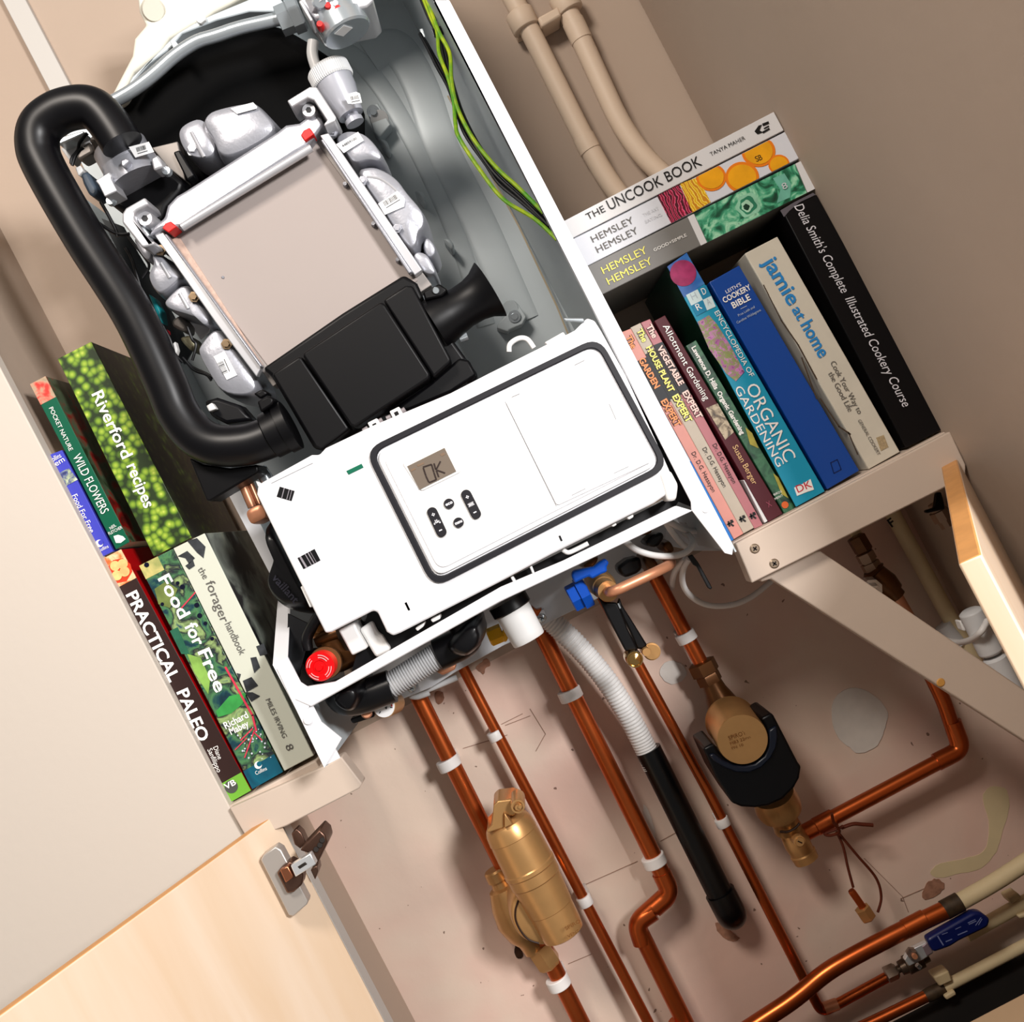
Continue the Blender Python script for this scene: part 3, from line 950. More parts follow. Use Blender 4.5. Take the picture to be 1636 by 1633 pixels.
e3 = expert('dusky pink paperback spine with pale lettering, left of the maroon spine', q('F', (405, 214), (452, 195), (1042, 1270), (997, 1290)), '#B07B80', (.11, .35), mat('ink_pale_pink', '#E8C6BE', .5),
            [T('F', 'The', (432, 232), (468, 298), 9.5, bold=.03), T('F', 'VEGETABLE', (488, 345), (605, 545), 9.5, bold=.03), T('F', 'EXPERT', (620, 580), (700, 718), 10, bold=.03), T('F', 'Dr. D.G. Hessayon', (778, 852), (885, 1055), 7)], '#191B26', YS + .002)
for e, (a_, c_) in ((e1, (872, 1262)), (e2, (934, 1238)), (e3, (988, 1222))):
    mb = MB()
    for dx, dy, ex, ey in ((-14, 5, 14, -10), (-10, -10, -4, 14), (4, 4, 16, 12), (2, -14, 10, -16)):
        mb.strip(*q('F', (a_ + dx, c_ + dy), (a_ + ex, c_ + ey)), 2.6, e.y - .0008)
    mb.build('logo', I_k, e.t)
b = Book('thin blue and white paperback half hidden by the boiler casing', q('F', (262, 285), (300, 268), (888, 1346), (862, 1362)), y0=YS + .001, depth=.15, cover=mat('pale_blue_board', '#C9D3DC', .4), hard=False)
b.band(mat('sky_blue_panel', '#2F83C4', .4), 0, 1, .62, 1)
# ================================================================== boiler
M_case = mat('white_enamel', '#E9E9EC', .28, coat=.3)
M_casein = mat('zinc_panel', '#BCC3C7', .42, .1, var=.04, vscale=5)
M_blkp = mat('black_plastic', '#100F13', .42, spec=.22)
M_blkr = mat('black_rubber', '#131217', .38, spec=.3)
M_alu = mat('cast_aluminium', '#ADAEB4', .36, .5, var=.08, vscale=40, bump=.12, bscale=220)
M_alub = mat('bright_aluminium', '#C2C2C5', .34, .45)
M_plate = mat('insulated_plate', '#A59C98', .55, var=.02, vscale=8)
M_steel = mat('galvanised_steel', '#C3CBD0', .25, .7)
M_wpl = mat('white_plastic', '#E6E5E3', .4)
M_cpl = mat('cream_plastic', '#CFCBBF', .45)
M_gpl = mat('grey_white_plastic', '#C9CACB', .45)
M_brass = mat('brass', '#C6A173', .34, .65, var=.08, vscale=40)
M_darkb = mat('dark_brass', '#7A5632', .35, .6, var=.3, vscale=50)
M_copper = mat('copper_pipe', '#C57444', .30, .9, vscale=6, col2='#B06236')
M_copper2 = mat('tinned_copper', '#D09A7C', .4, .45)
M_label = mat('paper_label', '#EFEFEF', .6)
M_ink = mat('label_ink', '#3A3A3C', .6)
M_red = mat('red_plastic', '#C22222', .4)
YBF = 1.0        # front of the boiler
YBB = 1.285      # its back panel

bo = thing('boiler', 'open white wall boiler with its front cover off and control panel showing OK', 'boiler', (-.05, 1.15, ZC - .137))

# casing ------------------------------------------------------------
bx0, bx1 = -.277, .1765
cz0, cz1 = ZC - .137, ZC + .68
part = wbox(bx0, bx1, YBB, YBB + .004, ZC - .02, cz1).build('back_panel', M_casein, bo)
# pressed ridge round the chamber on the back panel
rid = spline(W('B', YBB, (430, 240), (560, 310), (700, 480), (830, 700), (960, 960), (1060, 1190), (1130, 1380), (1230, 1700)), 8)
def pressed(path, r):
    mb = MB().tube(path, r, 16)
    for v in mb.bm.verts:
        v.co.y = YBB + (v.co.y - YBB) * .13
    return mb.build('panel_ridge', M_casein, bo, sharp=80)
pressed(rid, .012)
rg = spline(W('B', YBB, (620, 300), (720, 240), (800, 290), (900, 480), (1010, 800), (1200, 1180), (1420, 1680)), 8)
pressed(rg, .022)
tp = [(0, YBB), (bx1, YBB), (bx1, YBF), (0, YBF)]
MB().loft([[Vector((a, b, cz1)) for a, b in tp], [Vector((a, b, cz1 + .002)) for a, b in tp]]).build('top_plate', M_casein, bo)
mb = MB()
wbox(bx1 - .0015, bx1, YBF, YBB + .004, cz0 + .03, cz1, mb)
mb.build('side_panel', M_casein, bo)
mb = MB()
mb.prism(q('', (694, 0), (718, 0), (1172, 872), (1170, 887), (1158, 884), (1105, 815), (1104, 802), (670, -46), (694, -46)), YBF - .002, YBF + .0015)
mb.build('front_flange', M_case, bo, bevel=.0007)
mb = MB()
mb.prism(q('', (1105, 815), (1170, 887), (1140, 890), (1082, 868), (1074, 840)), YBF + .0015, YBF + .003)
mb = MB()
wbox(bx1 - .0015, bx1, YBF + .001, 1.20, cz0, cz0 + .03, mb)
mb.build('side_skirt', M_casein, bo)
MB().lathe(P((1127, 814), YBF - .002), P((1127, 814), YBF - .0035), [(0, .0035), (1, .003)], 16).build('flange_rivet', M_case, bo)
seam = MB().tube(W('B', 1.27, (1030, 500), (1400, 1180), (1600, 1600), (1680, 1800)), .0012, 6).build('panel_seam', mat('seam_beige', '#B5A995', .5), bo)
# left side panel, cut back above the pipework
lz = lambda v, y: ZC - v * y / FPX
mb = MB()
prof = [(YBF, cz0), (1.20, cz0), (1.25, cz0 + .05), (YBB, cz0 + .07), (YBB, ZC + .56), (1.163, ZC + .56), (1.163, lz(-60, 1.163)), (1.114, lz(-33, 1.114)), (YBF, lz(41, YBF))]
mb.loft([[Vector((bx0, y, z)) for y, z in prof], [Vector((bx0 + .0015, y, z)) for y, z in prof]])
mb.build('side_panel', M_casein, bo)
mb = MB()
fl = [(1.0, lz(222, 1)), (1.0, lz(41, 1)), (1.114, lz(-33, 1.114)), (1.163, lz(-60, 1.163)), (1.163, lz(-230, 1.163))]
wv = .0165
a_ = [Vector((bx0, y - .001, z)) for y, z in fl]
b_ = [Vector((bx0 + wv, y - .001, z)) for y, z in fl]
for k in range(len(fl) - 1):
    mb.loft([[a_[k], b_[k], b_[k + 1], a_[k + 1]], [v + Vector((0, .0018, 0)) for v in (a_[k], b_[k], b_[k + 1], a_[k + 1])]])
mb.build('front_flange', M_case, bo)
# lower left corner plate and front rail
part_prism('corner_plate', M_case, bo, q('', (445, 1070), (466, 1068), (470, 1092), (480, 1090), (489, 1096), (497, 1100), (513, 1098), (490, 1135), (546, 1180), (518, 1228), (467, 1122), (442, 1068)), YBF - .003, YBF, .0006)
part_prism('front_rail', M_case, bo, q('', (470, 1118), (488, 1098), (535, 1090), (800, 938), (900, 896), (1080, 808), (1107, 816), (800, 961), (497, 1130)), YBF - .004, YBF + .004, .0015)
MB().lathe(P(q1('g', 340, 1310), YBF - .003), P(q1('g', 340, 1310), YBF - .005), [(0, .0045), (1, .004)], 16).build('flange_rivet', M_case, bo)

# combustion chamber ---------------------------------------------------
part_prism('chamber_shell', mat('black_insulation', '#050507', .8, spec=.1), bo,
           q('A', (590, 560), (640, 490), (740, 360), (900, 220), (1040, 130), (1200, 70), (1300, 75), (1480, 120), (1600, 190), (1760, 300), (1830, 400), (1830, 620), (1500, 1000), (700, 1250), (560, 900)), 1.14, 1.27, .02, bseg=4)
part_prism('flue_collar', M_cpl, bo, q('A', (700, -140), (725, 60), (760, 130), (700, 200), (688, 290), (578, 500), (600, 520), (636, 502), (700, 375), (840, 265), (885, 200), (1000, 132), (1030, 118), (1060, 105), (1120, 62), (1200, 22), (1290, -30), (1300, -140)), 1.12, 1.26, .006, bseg=4)
MB().lathe(P(q1('A', 800, 52), 1.13), P(q1('A', 800, 52), 1.114), [(0, .0135), (.8, .0125), (1, .011)], 24).build('collar_plug', M_cpl, bo)
part_prism('collar_inner_ring', M_casein, bo, q('A', (640, 500), (690, 400), (820, 275), (890, 205), (930, 170), (1030, 110), (1120, 70), (1290, 0), (1420, -60), (1500, 40), (1450, 60), (1300, 60), (1130, 105), (950, 175), (890, 250), (780, 330), (690, 430)), 1.11, 1.13, .002)
part_prism('collar_tab', M_wpl, bo, q('b', (665, 205), (770, 160), (775, 200), (720, 245), (690, 230)), 1.105, 1.115, .001)
part_prism('collar_tab', M_casein, bo, q('b', (395, 425), (440, 400), (510, 490), (450, 530)), 1.10, 1.112, .001)
# gas pipe
gp = fillet(W('b', 1.085, (-230, 1080), (0, 955), (210, 800), (460, 570), (690, 425), (880, 375), (1120, 290), (1590, 185)), .05)
part_tube('gas_pipe', M_steel, bo, gp, pxr(10.5, 1.085), 18)
nut0, nut1 = P(q1('c', -30, 230), 1.085), P(q1('c', 210, 130), 1.085)
MB().lathe(nut0, nut1, [(0, .0135), (.02, .0155), (.5, .0158), (.52, .0185), (.92, .0185), (1, .016)], 6).build('union_nut', M_steel, bo)
gv = MB().prism(q('c', (180, 0), (350, 190), (500, 150), (890, 70), (960, 0), (900, -160), (180, -160)), 1.03, 1.10).build('gas_valve', M_alub, bo, bevel=.002)
part_prism('valve_rib', M_alub, gv, q('c', (175, 10), (215, 0), (325, 205), (300, 225)), 1.024, 1.05, .001)
for a, c_ in ((480, 50), (585, 80), (395, 245), (560, 30)):
    p_ = P(q1('c', a, c_), 1.02)
    MB().lathe(p_ + Vector((0, .012, 0)), p_, [(0, .0036), (.7, .004), (1, .003)], 10).build('test_screw', M_red if a != 560 else M_steel, gv)
MB().lathe(P(q1('c', 400, 15), 1.03), P(q1('c', 400, 15), 1.018), [(0, .009), (.6, .0085), (1, .006)], 20).build('adjuster', M_steel, gv)
dc = P(q1('c', 690, 355), 1.045)
R_ = pxr(41, 1.045)
dsk = MB().lathe(dc, dc + Vector((0, 0, .034)), [(0, R_ * .93), (.06, R_), (.45, R_), (.46, R_ * .9), (1, R_ * .9)], 40).build('regulator_drum', M_steel, gv)
MB().lathe(dc + Vector((0, -.004, .028)), dc + Vector((0, -.004, .043)), [(0, R_ * 1.0), (1, R_ * 1.0)], 40).build('regulator_band', M_alub, gv)
lb = [dc + Vector((a * R_, b2 * R_, -.0004)) for a, b2 in ((-.5, -.55), (-.05, -.8), (.25, -.3), (-.2, -.05))]
MB().loft([lb, [v - Vector((0, 0, .0004)) for v in lb]]).build('paper_label', M_label, dsk)

# air vent vessel with knurled cap, white hose
A_, B_ = P(q1('c', 525, 815), 1.10), P(q1('c', 770, 1290), 1.10)
k_ = pxr(1, 1.10)
vent = MB().lathe(A_, B_, [(0, 32 * k_), (.3, 30 * k_), (.72, 22 * k_), (.82, 21 * k_), (.83, 12 * k_), (.9, 12 * k_), (.91, 15 * k_), (1, 15 * k_)], 32).build('air_vent', mat('translucent_grey', '#BCBDC4', .25, .35), bo)
cpm = MB()
kn = []
ax = (B_ - A_).normalized()
N_ = (Vector((0, -1, 0)) - ax * ax.dot(Vector((0, -1, 0)))).normalized()
Bn = ax.cross(N_)
rings = []
for t_, f_ in ((-.012, .93), (-.010, 1), (.003, 1), (.005, .95)):
    rings.append([A_ + ax * t_ + (N_ * math.cos(2 * math.pi * j / 120) + Bn * math.sin(2 * math.pi * j / 120)) * (35 * k_ * f_ * (1 if j % 2 else .965)) for j in range(120)])
cpm.loft(rings)
cpm.build('knurled_cap', M_gpl, vent, sharp=20)
part_tube('vent_hose', mat('milky_hose', '#CFCFCF', .35), bo, spline(W('c', 1.09, (330, 430), (320, 560), (350, 680), (395, 790), (420, 850)), 8), pxr(9, 1.09), 14)
part_prism('paper_label', M_label, vent, q('c', (655, 990), (775, 958), (815, 975), (838, 1070), (740, 1085), (690, 1080)), 1.072, 1.0728, 0)

def barcode(parent, reg, p0, p1, h, y, n=13):
    mb = MB()
    (ax_, ay_), (bx_, by_) = q(reg, p0, p1)
    d = Vector((bx_ - ax_, by_ - ay_))
    L = d.length
    d /= L
    nn = Vector((d.y, -d.x))
    for k in range(n):
        w = random.choice((.25, .4, .55)) * L / n
        s = Vector((ax_, ay_)) + d * (k * L / n)
        pts = [s, s + d * w, s + d * w + nn * h, s + nn * h]
        mb.prism([(v.x, v.y) for v in pts], y, y + .0005)
    mb.strip((ax_ - nn.x * 3, ay_ - nn.y * 3), (bx_ - nn.x * 3, by_ - nn.y * 3), 1, y)
    return mb.build('barcode', M_ink, parent)
barcode(vent, 'c', (725, 1045), (810, 1028), 6, 1.0715, 7)

# heat exchanger -------------------------------------------------------
hxp = part_prism('burner_door', M_plate, bo, q('', (272, 378), (505, 226), (668, 448), (437, 598)), 1.062, 1.09, .001)
part_prism('door_flange', mat('flange_pale', '#9F9A97', .5, .2), bo, q('', (258, 372), (512, 215), (690, 455), (436, 618)), 1.0635, 1.085, .001)
top = part_prism('top_flange', M_alu, bo, q('A', (770, 1232), (800, 1180), (855, 1135), (872, 1070), (920, 1020), (965, 995), (1440, 690), (1490, 650), (1560, 640), (1640, 575), (1690, 640), (1600, 765), (1540, 800), (945, 1185), (850, 1195)), 1.045, 1.10, .0035, bseg=3)
r_ = W('A', 1.046, (950, 1187), (1625, 772))
MB().tube(r_, pxr(6.5, 1.046), 14).build('sealing_bar', M_alub, bo)
rail = lambda n, pts, y0, y1, m=M_alub: part_prism(n, m, bo, pts, y0, y1, .001)
lr_ = rail('clamp_rail', q('e', (250, -110), (360, -110), (1425, 1340), (1370, 1450), (940, 880)), 1.05, 1.062)
rail('rail_edge', q('e', (405, -40), (432, -40), (1425, 1335), (1408, 1350)), 1.044, 1.056, M_alu)
rail('clamp_rail', q('d', (-60, 235), (30, 210), (1010, 1640), (930, 1700)), 1.05, 1.062)
rail('rail_edge', q('d', (-50, 285), (-25, 270), (905, 1660), (870, 1680)), 1.044, 1.056, M_alu)
rail('gasket_strip', q('e', (470, 0), (570, 0), (1440, 1330), (1415, 1340)), 1.0605, 1.064, mat('gasket_tan', '#C5AFA3', .8, var=.2, vscale=200))
rail('red_end_cap', q('A', (845, 1190), (862, 1165), (890, 1154), (922, 1182), (880, 1215)), 1.04, 1.06, M_red)
rail('red_end_cap', q('B', (262, 705), (278, 680), (308, 665), (333, 698), (285, 737)), 1.04, 1.06, M_red)
for a, c_ in ((205, 745), (500, 1160), (755, 1535)):
    p_ = P(q1('d', a, c_), 1.058)
    MB().lathe(p_ + Vector((0, .004, 0)), p_ - Vector((0, .002, 0)), [(0, .003), (1, .002)], 10).build('door_stud', M_alu, bo)
MB().lathe(P(q1('e', 1020, 412), 1.0615), P(q1('e', 1020, 412), 1.0605), [(0, .0016), (1, .001)], 10).build('door_pimple', M_alu, bo)

def cast(name, reg, pts, yf, yb, soft=.25, m=M_alu, it=2):
    return MB().blob(q(reg, *pts), yf, yb, soft, it).build(name, m, bo, sharp=75)
cast('manifold', 'e', [(255, 140), (330, 130), (430, 190), (620, 400), (590, 470), (380, 640), (280, 570), (215, 430), (235, 340), (290, 240)], 1.062, 1.13)
cast('manifold', 'e', [(360, 630), (600, 410), (720, 560), (960, 900), (870, 970), (800, 860), (610, 795), (450, 755), (370, 700)], 1.062, 1.13)
c3 = cast('manifold', 'e', [(860, 950), (960, 905), (1120, 1110), (1440, 1540), (1380, 1700), (1020, 1680), (860, 1440), (720, 1180), (745, 1100)], 1.060, 1.13, .18)
lbl = part_prism('paper_label', M_label, c3, q('e', (922, 1240), (1035, 1183), (1168, 1432), (1060, 1482)), 1.0585, 1.0592, 0)
barcode(lbl, 'e', (1070, 1400), (1015, 1275), 9, 1.058, 11)
for reg, p0, p1 in (('e', (375, 265), (470, 420)), ('e', (570, 580), (660, 740)), ('e', (900, 1050), (980, 1190))):
    mb = MB().tube(W(reg, 1.062, p0, p1), .0022, 8)
    mb.build('casting_rib', M_alub, bo)
cast('bracket_arm', 'e', [(60, -20), (140, -20), (230, 100), (300, 90), (280, 260), (200, 240), (110, 90)], 1.07, 1.12)
cast('manifold', 'd', [(40, 250), (170, 150), (380, 170), (520, 290), (640, 470), (600, 530), (460, 500), (280, 560), (200, 440)], 1.060, 1.13, .22)
r2_ = cast('manifold', 'd', [(240, 545), (430, 490), (600, 550), (750, 660), (850, 810), (1030, 1010), (1075, 1130), (1060, 1240), (990, 1300), (980, 1460), (880, 1500), (560, 1000)], 1.058, 1.13, .2)
cast('manifold', 'd', [(1020, 1250), (1100, 1290), (1180, 1420), (1160, 1520), (1080, 1560), (990, 1420)], 1.07, 1.13, .4)
cast('manifold', 'd', [(930, 1420), (1060, 1450), (1150, 1610), (1180, 1720), (1020, 1700), (880, 1500)], 1.064, 1.12, .25)
part_tube('casting_rib', M_alub, bo, spline(W('d', 1.0585, (430, 670), (560, 690), (660, 750), (740, 820)), 6), .0016, 8)
lb2 = part_prism('paper_label', M_label, r2_, q('d', (550, 950), (750, 815), (830, 900), (820, 980), (620, 1065)), 1.0558, 1.0566, 0)
barcode(lb2, 'd', (625, 975), (765, 890), 8, 1.0553, 12)
lb3 = part_prism('paper_label', M_label, bo, q('d', (110, 330), (340, 200), (400, 290), (190, 420)), 1.0575, 1.0583, 0)
lettering(lb3, M_ink, 1.057, [T('d', '44859100', (180, 362), (330, 275), 4)], 'label_number')
for a, c_ in ((385, 700), (745, 1200), (75, 190)):
    mb = MB()
    p_ = P(q1('d', a, c_), 1.052)
    mb.lathe(p_ + Vector((0, .006, 0)), p_, [(0, .005), (.6, .005), (.62, .003), (1, .003)], 6)
    mb.build('flange_bolt', M_alu, bo)
for a, c_ in ((355, 120), (710, 610), (1050, 1105)):
    mb = MB()
    p_ = P(q1('e', a, c_), 1.055)
    mb.lathe(p_ + Vector((0, .006, 0)), p_, [(0, .006), (.6, .006), (.62, .0035), (1, .0035)], 6)
    mb.build('flange_bolt', mat('bronze_bolt', '#8C7B66', .4, .8), bo)
# C clamps at the two upper corners
part_prism('clamp_hook', M_alub, bo, q('A', (755, 1028), (776, 1066), (715, 1098), (700, 1112), (697, 1140), (780, 1262), (805, 1255), (806, 1278), (748, 1292), (735, 1285), (636, 1160), (636, 1115), (655, 1085)), 1.03, 1.07, .003, bseg=3)
part_prism('clamp_hook', M_alub, bo, q('c', (55, 1050), (290, 905), (365, 905), (572, 1225), (555, 1268), (445, 1318), (440, 1290), (475, 1252), (335, 1045), (270, 1020), (105, 1120)), 1.03, 1.07, .003, bseg=3)
for reg, a, c_, r0 in (('a', 1120, 1430, .0085), ('c', 282, 1148, .0078)):
    p_ = P(q1(reg, a, c_), 1.04)
    MB().lathe(p_ + Vector((0, .03, 0)), p_, [(0, r0), (.8, r0), (1, r0 * .85)], 20).build('clamp_bolt', M_alub, bo)
    MB().lathe(p_ + Vector((0, .001, 0)), p_ - Vector((0, .0006, 0)), [(0, r0 * .4), (1, r0 * .4)], 6).build('bolt_socket', M_ink, bo)
part_prism('clamp_pin', M_steel, bo, q('a', (1080, 1340), (1140, 1320), (1170, 1370), (1100, 1400)), 1.05, 1.07, .001)
part_prism('clamp_bar', M_steel, bo, q('A', (700, 1140), (715, 1132), (780, 1225), (768, 1238)), 1.045, 1.06, .001)
# fan end cap and fan
cap_ = MB().blob(q('b', (720, 1190), (830, 1110), (1290, 1015), (1360, 1070), (1580, 1310), (1520, 1430), (1060, 1680), (880, 1660), (830, 1480), (690, 1290)), 1.075, 1.16, .2).build('intake_casting', M_alu, bo, sharp=75)
cast('intake_casting', 'b', [(470, 1340), (580, 1250), (740, 1200), (880, 1390), (910, 1620), (760, 1680), (580, 1640), (480, 1470)], 1.085, 1.14, .15)
part_prism('paper_label', M_label, cap_, q('b', (1035, 1132), (1270, 1068), (1312, 1115), (1305, 1132), (1100, 1188)), 1.072, 1.0728, 0)
MB().tube(W('b', 1.083, (625, 1380), (760, 1640)), .002, 8).build('casting_rib', M_alub, bo)
p_ = P(q1('b', 630, 1540), 1.082)
MB().lathe(p_ + Vector((0, .006, 0)), p_, [(0, .008), (.4, .008), (.42, .005), (1, .0045)], 6).build('flange_bolt', M_alub, bo)
part_prism('fan_housing', M_blkp, bo, q('A', (560, 1060), (650, 980), (870, 870), (960, 950), (945, 1000), (870, 1080), (850, 1140), (780, 1200), (640, 1100)), 1.075, 1.15, .005, bseg=3)
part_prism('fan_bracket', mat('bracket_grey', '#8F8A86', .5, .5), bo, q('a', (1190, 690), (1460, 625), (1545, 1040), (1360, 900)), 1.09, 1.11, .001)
part_prism('fan_bracket', M_blkp, bo, q('a', (1410, 735), (1480, 710), (1640, 980), (1560, 1040)), 1.082, 1.10, .002)
A_, B_ = P(q1('a', 850, 680), 1.06), P(q1('a', 1055, 1050), 1.06)
k_ = pxr(1, 1.06)
ven = MB().lathe(A_, B_, [(0, 41 * k_), (.04, 43 * k_), (.55, 43 * k_), (.57, 45 * k_), (.9, 46 * k_), (1, 46 * k_)], 36).build('venturi', M_alu, bo)
lb4 = part_prism('paper_label', M_label, ven, q('a', (952, 685), (1160, 630), (1215, 735), (1020, 795)), 1.029, 1.0297, 0)
barcode(lb4, 'a', (1040, 735), (1140, 705), 7, 1.0285, 9)
part_prism('venturi_lug', M_alub, ven, q('a', (600, 1035), (745, 945), (775, 990), (760, 1010), (830, 1140), (700, 1205), (635, 1075)), 1.03, 1.06, .002)
part_prism('venturi_lug', M_alu, ven, q('a', (860, 820), (930, 790), (960, 830), (900, 900), (870, 880)), 1.022, 1.035, .002)
part_prism('venturi_lug', M_alub, ven, q('a', (1180, 800), (1250, 760), (1310, 890), (1210, 930)), 1.035, 1.06, .002)
for a, c_ in ((1340, 930), (755, 1240)):
    p_ = P(q1('a', a, c_), 1.045)
    MB().lathe(p_ + Vector((0, .006, 0)), p_, [(0, .005), (1, .0042)], 12).build('flange_bolt', M_steel, bo)
part_prism('sensor_plug', mat('slate_plastic', '#4F5A66', .45), bo, q('a', (440, 960), (520, 930), (560, 1010), (630, 1150), (590, 1210), (530, 1180), (470, 1060)), 1.05, 1.08, .003)
part_prism('sensor_plug', M_wpl, bo, q('a', (390, 900), (445, 875), (475, 930), (425, 985)), 1.05, 1.07, .001)
part_prism('grey_pipe_stub', M_steel, bo, q('a', (190, 610), (250, 575), (480, 515), (490, 540), (270, 640), (215, 660)), 1.08, 1.1, .004)
part_prism('grey_bracket', M_gpl, bo, q('a', (240, 700), (500, 545), (420, 690), (350, 850)), 1.10, 1.12, .001)
part_prism('grey_bracket', mat('bracket_grey', '#8F8A86'), bo, q('a', (450, 680), (540, 620), (580, 740), (440, 820), (400, 790)), 1.095, 1.12, .003)
part_prism('inner_dark_plate', mat('shade_slate', '#333A3F', .5), bo, q('A', (530, 1140), (640, 1180), (700, 1290), (800, 1460), (900, 1640), (1000, 1830), (960, 1900), (860, 1760), (700, 1480)), 1.15, 1.155, 0)  # added dark plate standing in for the shade of the heat exchanger
# black air duct -----------------------------------------------------------
ydu = 1.02
dp = W('A', ydu, (640, 755), (600, 690), (540, 610), (480, 565), (400, 560), (300, 590), (215, 660), (195, 760), (240, 890))
dp2 = W('C', ydu, (690, 0), (858, 350), (930, 520), (1020, 635), (1130, 690), (1270, 690), (1380, 660), (1500, 600))
pts = dp[:] + [P(q1('A', 440, 1240), ydu)] + dp2
duct = MB().tube(spline(pts, 8), pxr(33.5, ydu), 26, caps=True).build('air_duct', M_blkr, bo)
B_ = P(q1('a', 850, 680), 1.06)
MB().lathe(P(q1('a', 755, 510), 1.05), B_, [(0, 33 * k_), (.1, 35.5 * k_), (.45, 35.5 * k_), (.46, 38 * k_), (1, 38 * k_)], 30).build('duct_cuff', M_blkr, bo)
MB().lathe(P(q1('C', 1400, 645), ydu), P(q1('C', 1520, 585), ydu), [(0, 34 * k_), (.05, 37 * k_), (.6, 37 * k_), (.62, 40 * k_), (1, 40 * k_)], 30).build('duct_cuff', M_blkp, bo)
part_prism('duct_tray', M_blkp, bo, q('C', (985, 755), (1060, 790), (1200, 810), (1345, 790), (1350, 830), (1095, 985), (1075, 980)), 1.03, 1.07, .002)
# silencer -----------------------------------------------------------------
part_prism('silencer_shell', M_blkp, bo, q('D', (60, 615), (480, 325), (800, 125), (870, 170), (905, 250), (1030, 430), (1190, 650), (1170, 690), (960, 700), (700, 860), (400, 1050), (330, 1035), (110, 660)), 1.045, 1.12, .004, bseg=3)
part_prism('silencer_cover', M_blkp, bo, q('D', (272, 535), (680, 265), (705, 285), (938, 645), (930, 672), (545, 925), (520, 915), (275, 555)), 1.018, 1.05, .003, bseg=3)
part_prism('silencer_end', M_blkp, bo, q('D', (108, 645), (255, 548), (270, 560), (520, 930), (372, 1045), (335, 1030)), 1.024, 1.05, .003, bseg=3)
part_prism('silencer_end', M_blkp, bo, q('D', (690, 258), (810, 180), (845, 180), (1050, 570), (1040, 590), (955, 668), (945, 650)), 1.024, 1.05, .003, bseg=3)
part_prism('silencer_foot', M_blkp, bo, q('D', (1090, 560), (1140, 570), (1182, 650), (1050, 740), (840, 830), (700, 870), (940, 690)), 1.04, 1.10, .003)
A_, B_ = P(q1('D', 960, 390), 1.05), P(q1('D', 1252, 205), 1.05)
k_ = pxr(1, 1.05)
bell = MB().lathe(A_, B_, [(0, 42 * k_), (.12, 41 * k_), (.3, 37 * k_), (.5, 34 * k_), (.7, 35 * k_), (.84, 39 * k_), (.95, 46 * k_), (1, 49 * k_), (.985, 47 * k_), (.8, 34 * k_), (.3, 28 * k_)], 36).build('bell_mouth', M_blkp, bo)
part_prism('mount_lug', M_blkp, bo, q('D', (900, 215), (985, 172), (1030, 205), (1000, 240), (910, 260)), 1.03, 1.05, .002)
MB().lathe(P(q1('D', 968, 210), 1.032), P(q1('D', 968, 210), 1.027), [(0, .004), (1, .003)], 12).build('lug_screw', M_steel, bo)
MB().lathe(P(q1('D', 1090, 455), 1.06), P(q1('D', 1130, 440), 1.06), [(0, .006), (1, .006)], 14).build('lug_screw', M_steel, bo)
part_prism('duct_clip', M_blkp, bo, q('C', (1340, 460), (1400, 430), (1430, 450), (1420, 480), (1360, 520)), 1.0, 1.03, .002)
part_prism('duct_clip', M_blkp, bo, q('C', (1320, 420), (1370, 395), (1400, 420), (1360, 450)), 1.02, 1.04, .002)
# fixing foot on back panel, hook
part_prism('mounting_foot', M_casein, bo, q('D', (1290, 385), (1395, 275), (1440, 345), (1420, 385), (1350, 415), (1345, 425), (1285, 405)), 1.262, 1.285, .0015)
MB().lathe(P(q1('D', 1378, 345), 1.262), P(q1('D', 1378, 345), 1.257), [(0, .008), (.6, .0075), (.62, .0045), (1, .004)], 18).build('foot_screw', M_steel, bo)
MB().lathe(P(q1('D', 1355, 305), 1.2635), P(q1('D', 1355, 305), 1.2615), [(0, .011), (1, .010)], 20).build('foot_boss', M_casein, bo)
part_prism('mounting_foot', M_casein, bo, q('c', (880, 1130), (1000, 1070), (1140, 1300), (1020, 1440), (960, 1380)), 1.262, 1.285, .0015)
MB().lathe(P(q1('c', 955, 1165), 1.262), P(q1('c', 955, 1165), 1.255), [(0, .008), (.6, .0075), (.62, .0045), (1, .004)], 18).build('foot_screw', M_steel, bo)
MB().lathe(P(q1('c', 1020, 1245), 1.2635), P(q1('c', 1020, 1245), 1.2615), [(0, .0115), (1, .011)], 20).build('foot_boss', M_gpl, bo)
for a, c_ in ((620, 330), (1000, 870), (1300, 1370)):
    part_prism('panel_tab', M_casein, bo, q('d', (a - 80, c_ - 60), (a, c_ - 60), (a + 45, c_ + 10), (a + 20, c_ + 70), (a - 30, c_ + 10)), 1.25, 1.285, .004)
hk = spline(W('D', 1.03, (1350, 530), (1355, 490), (1400, 460), (1445, 465), (1480, 510)), 6)
part_tube('wire_hook', M_wpl, bo, hk, pxr(4.2, 1.03), 10)
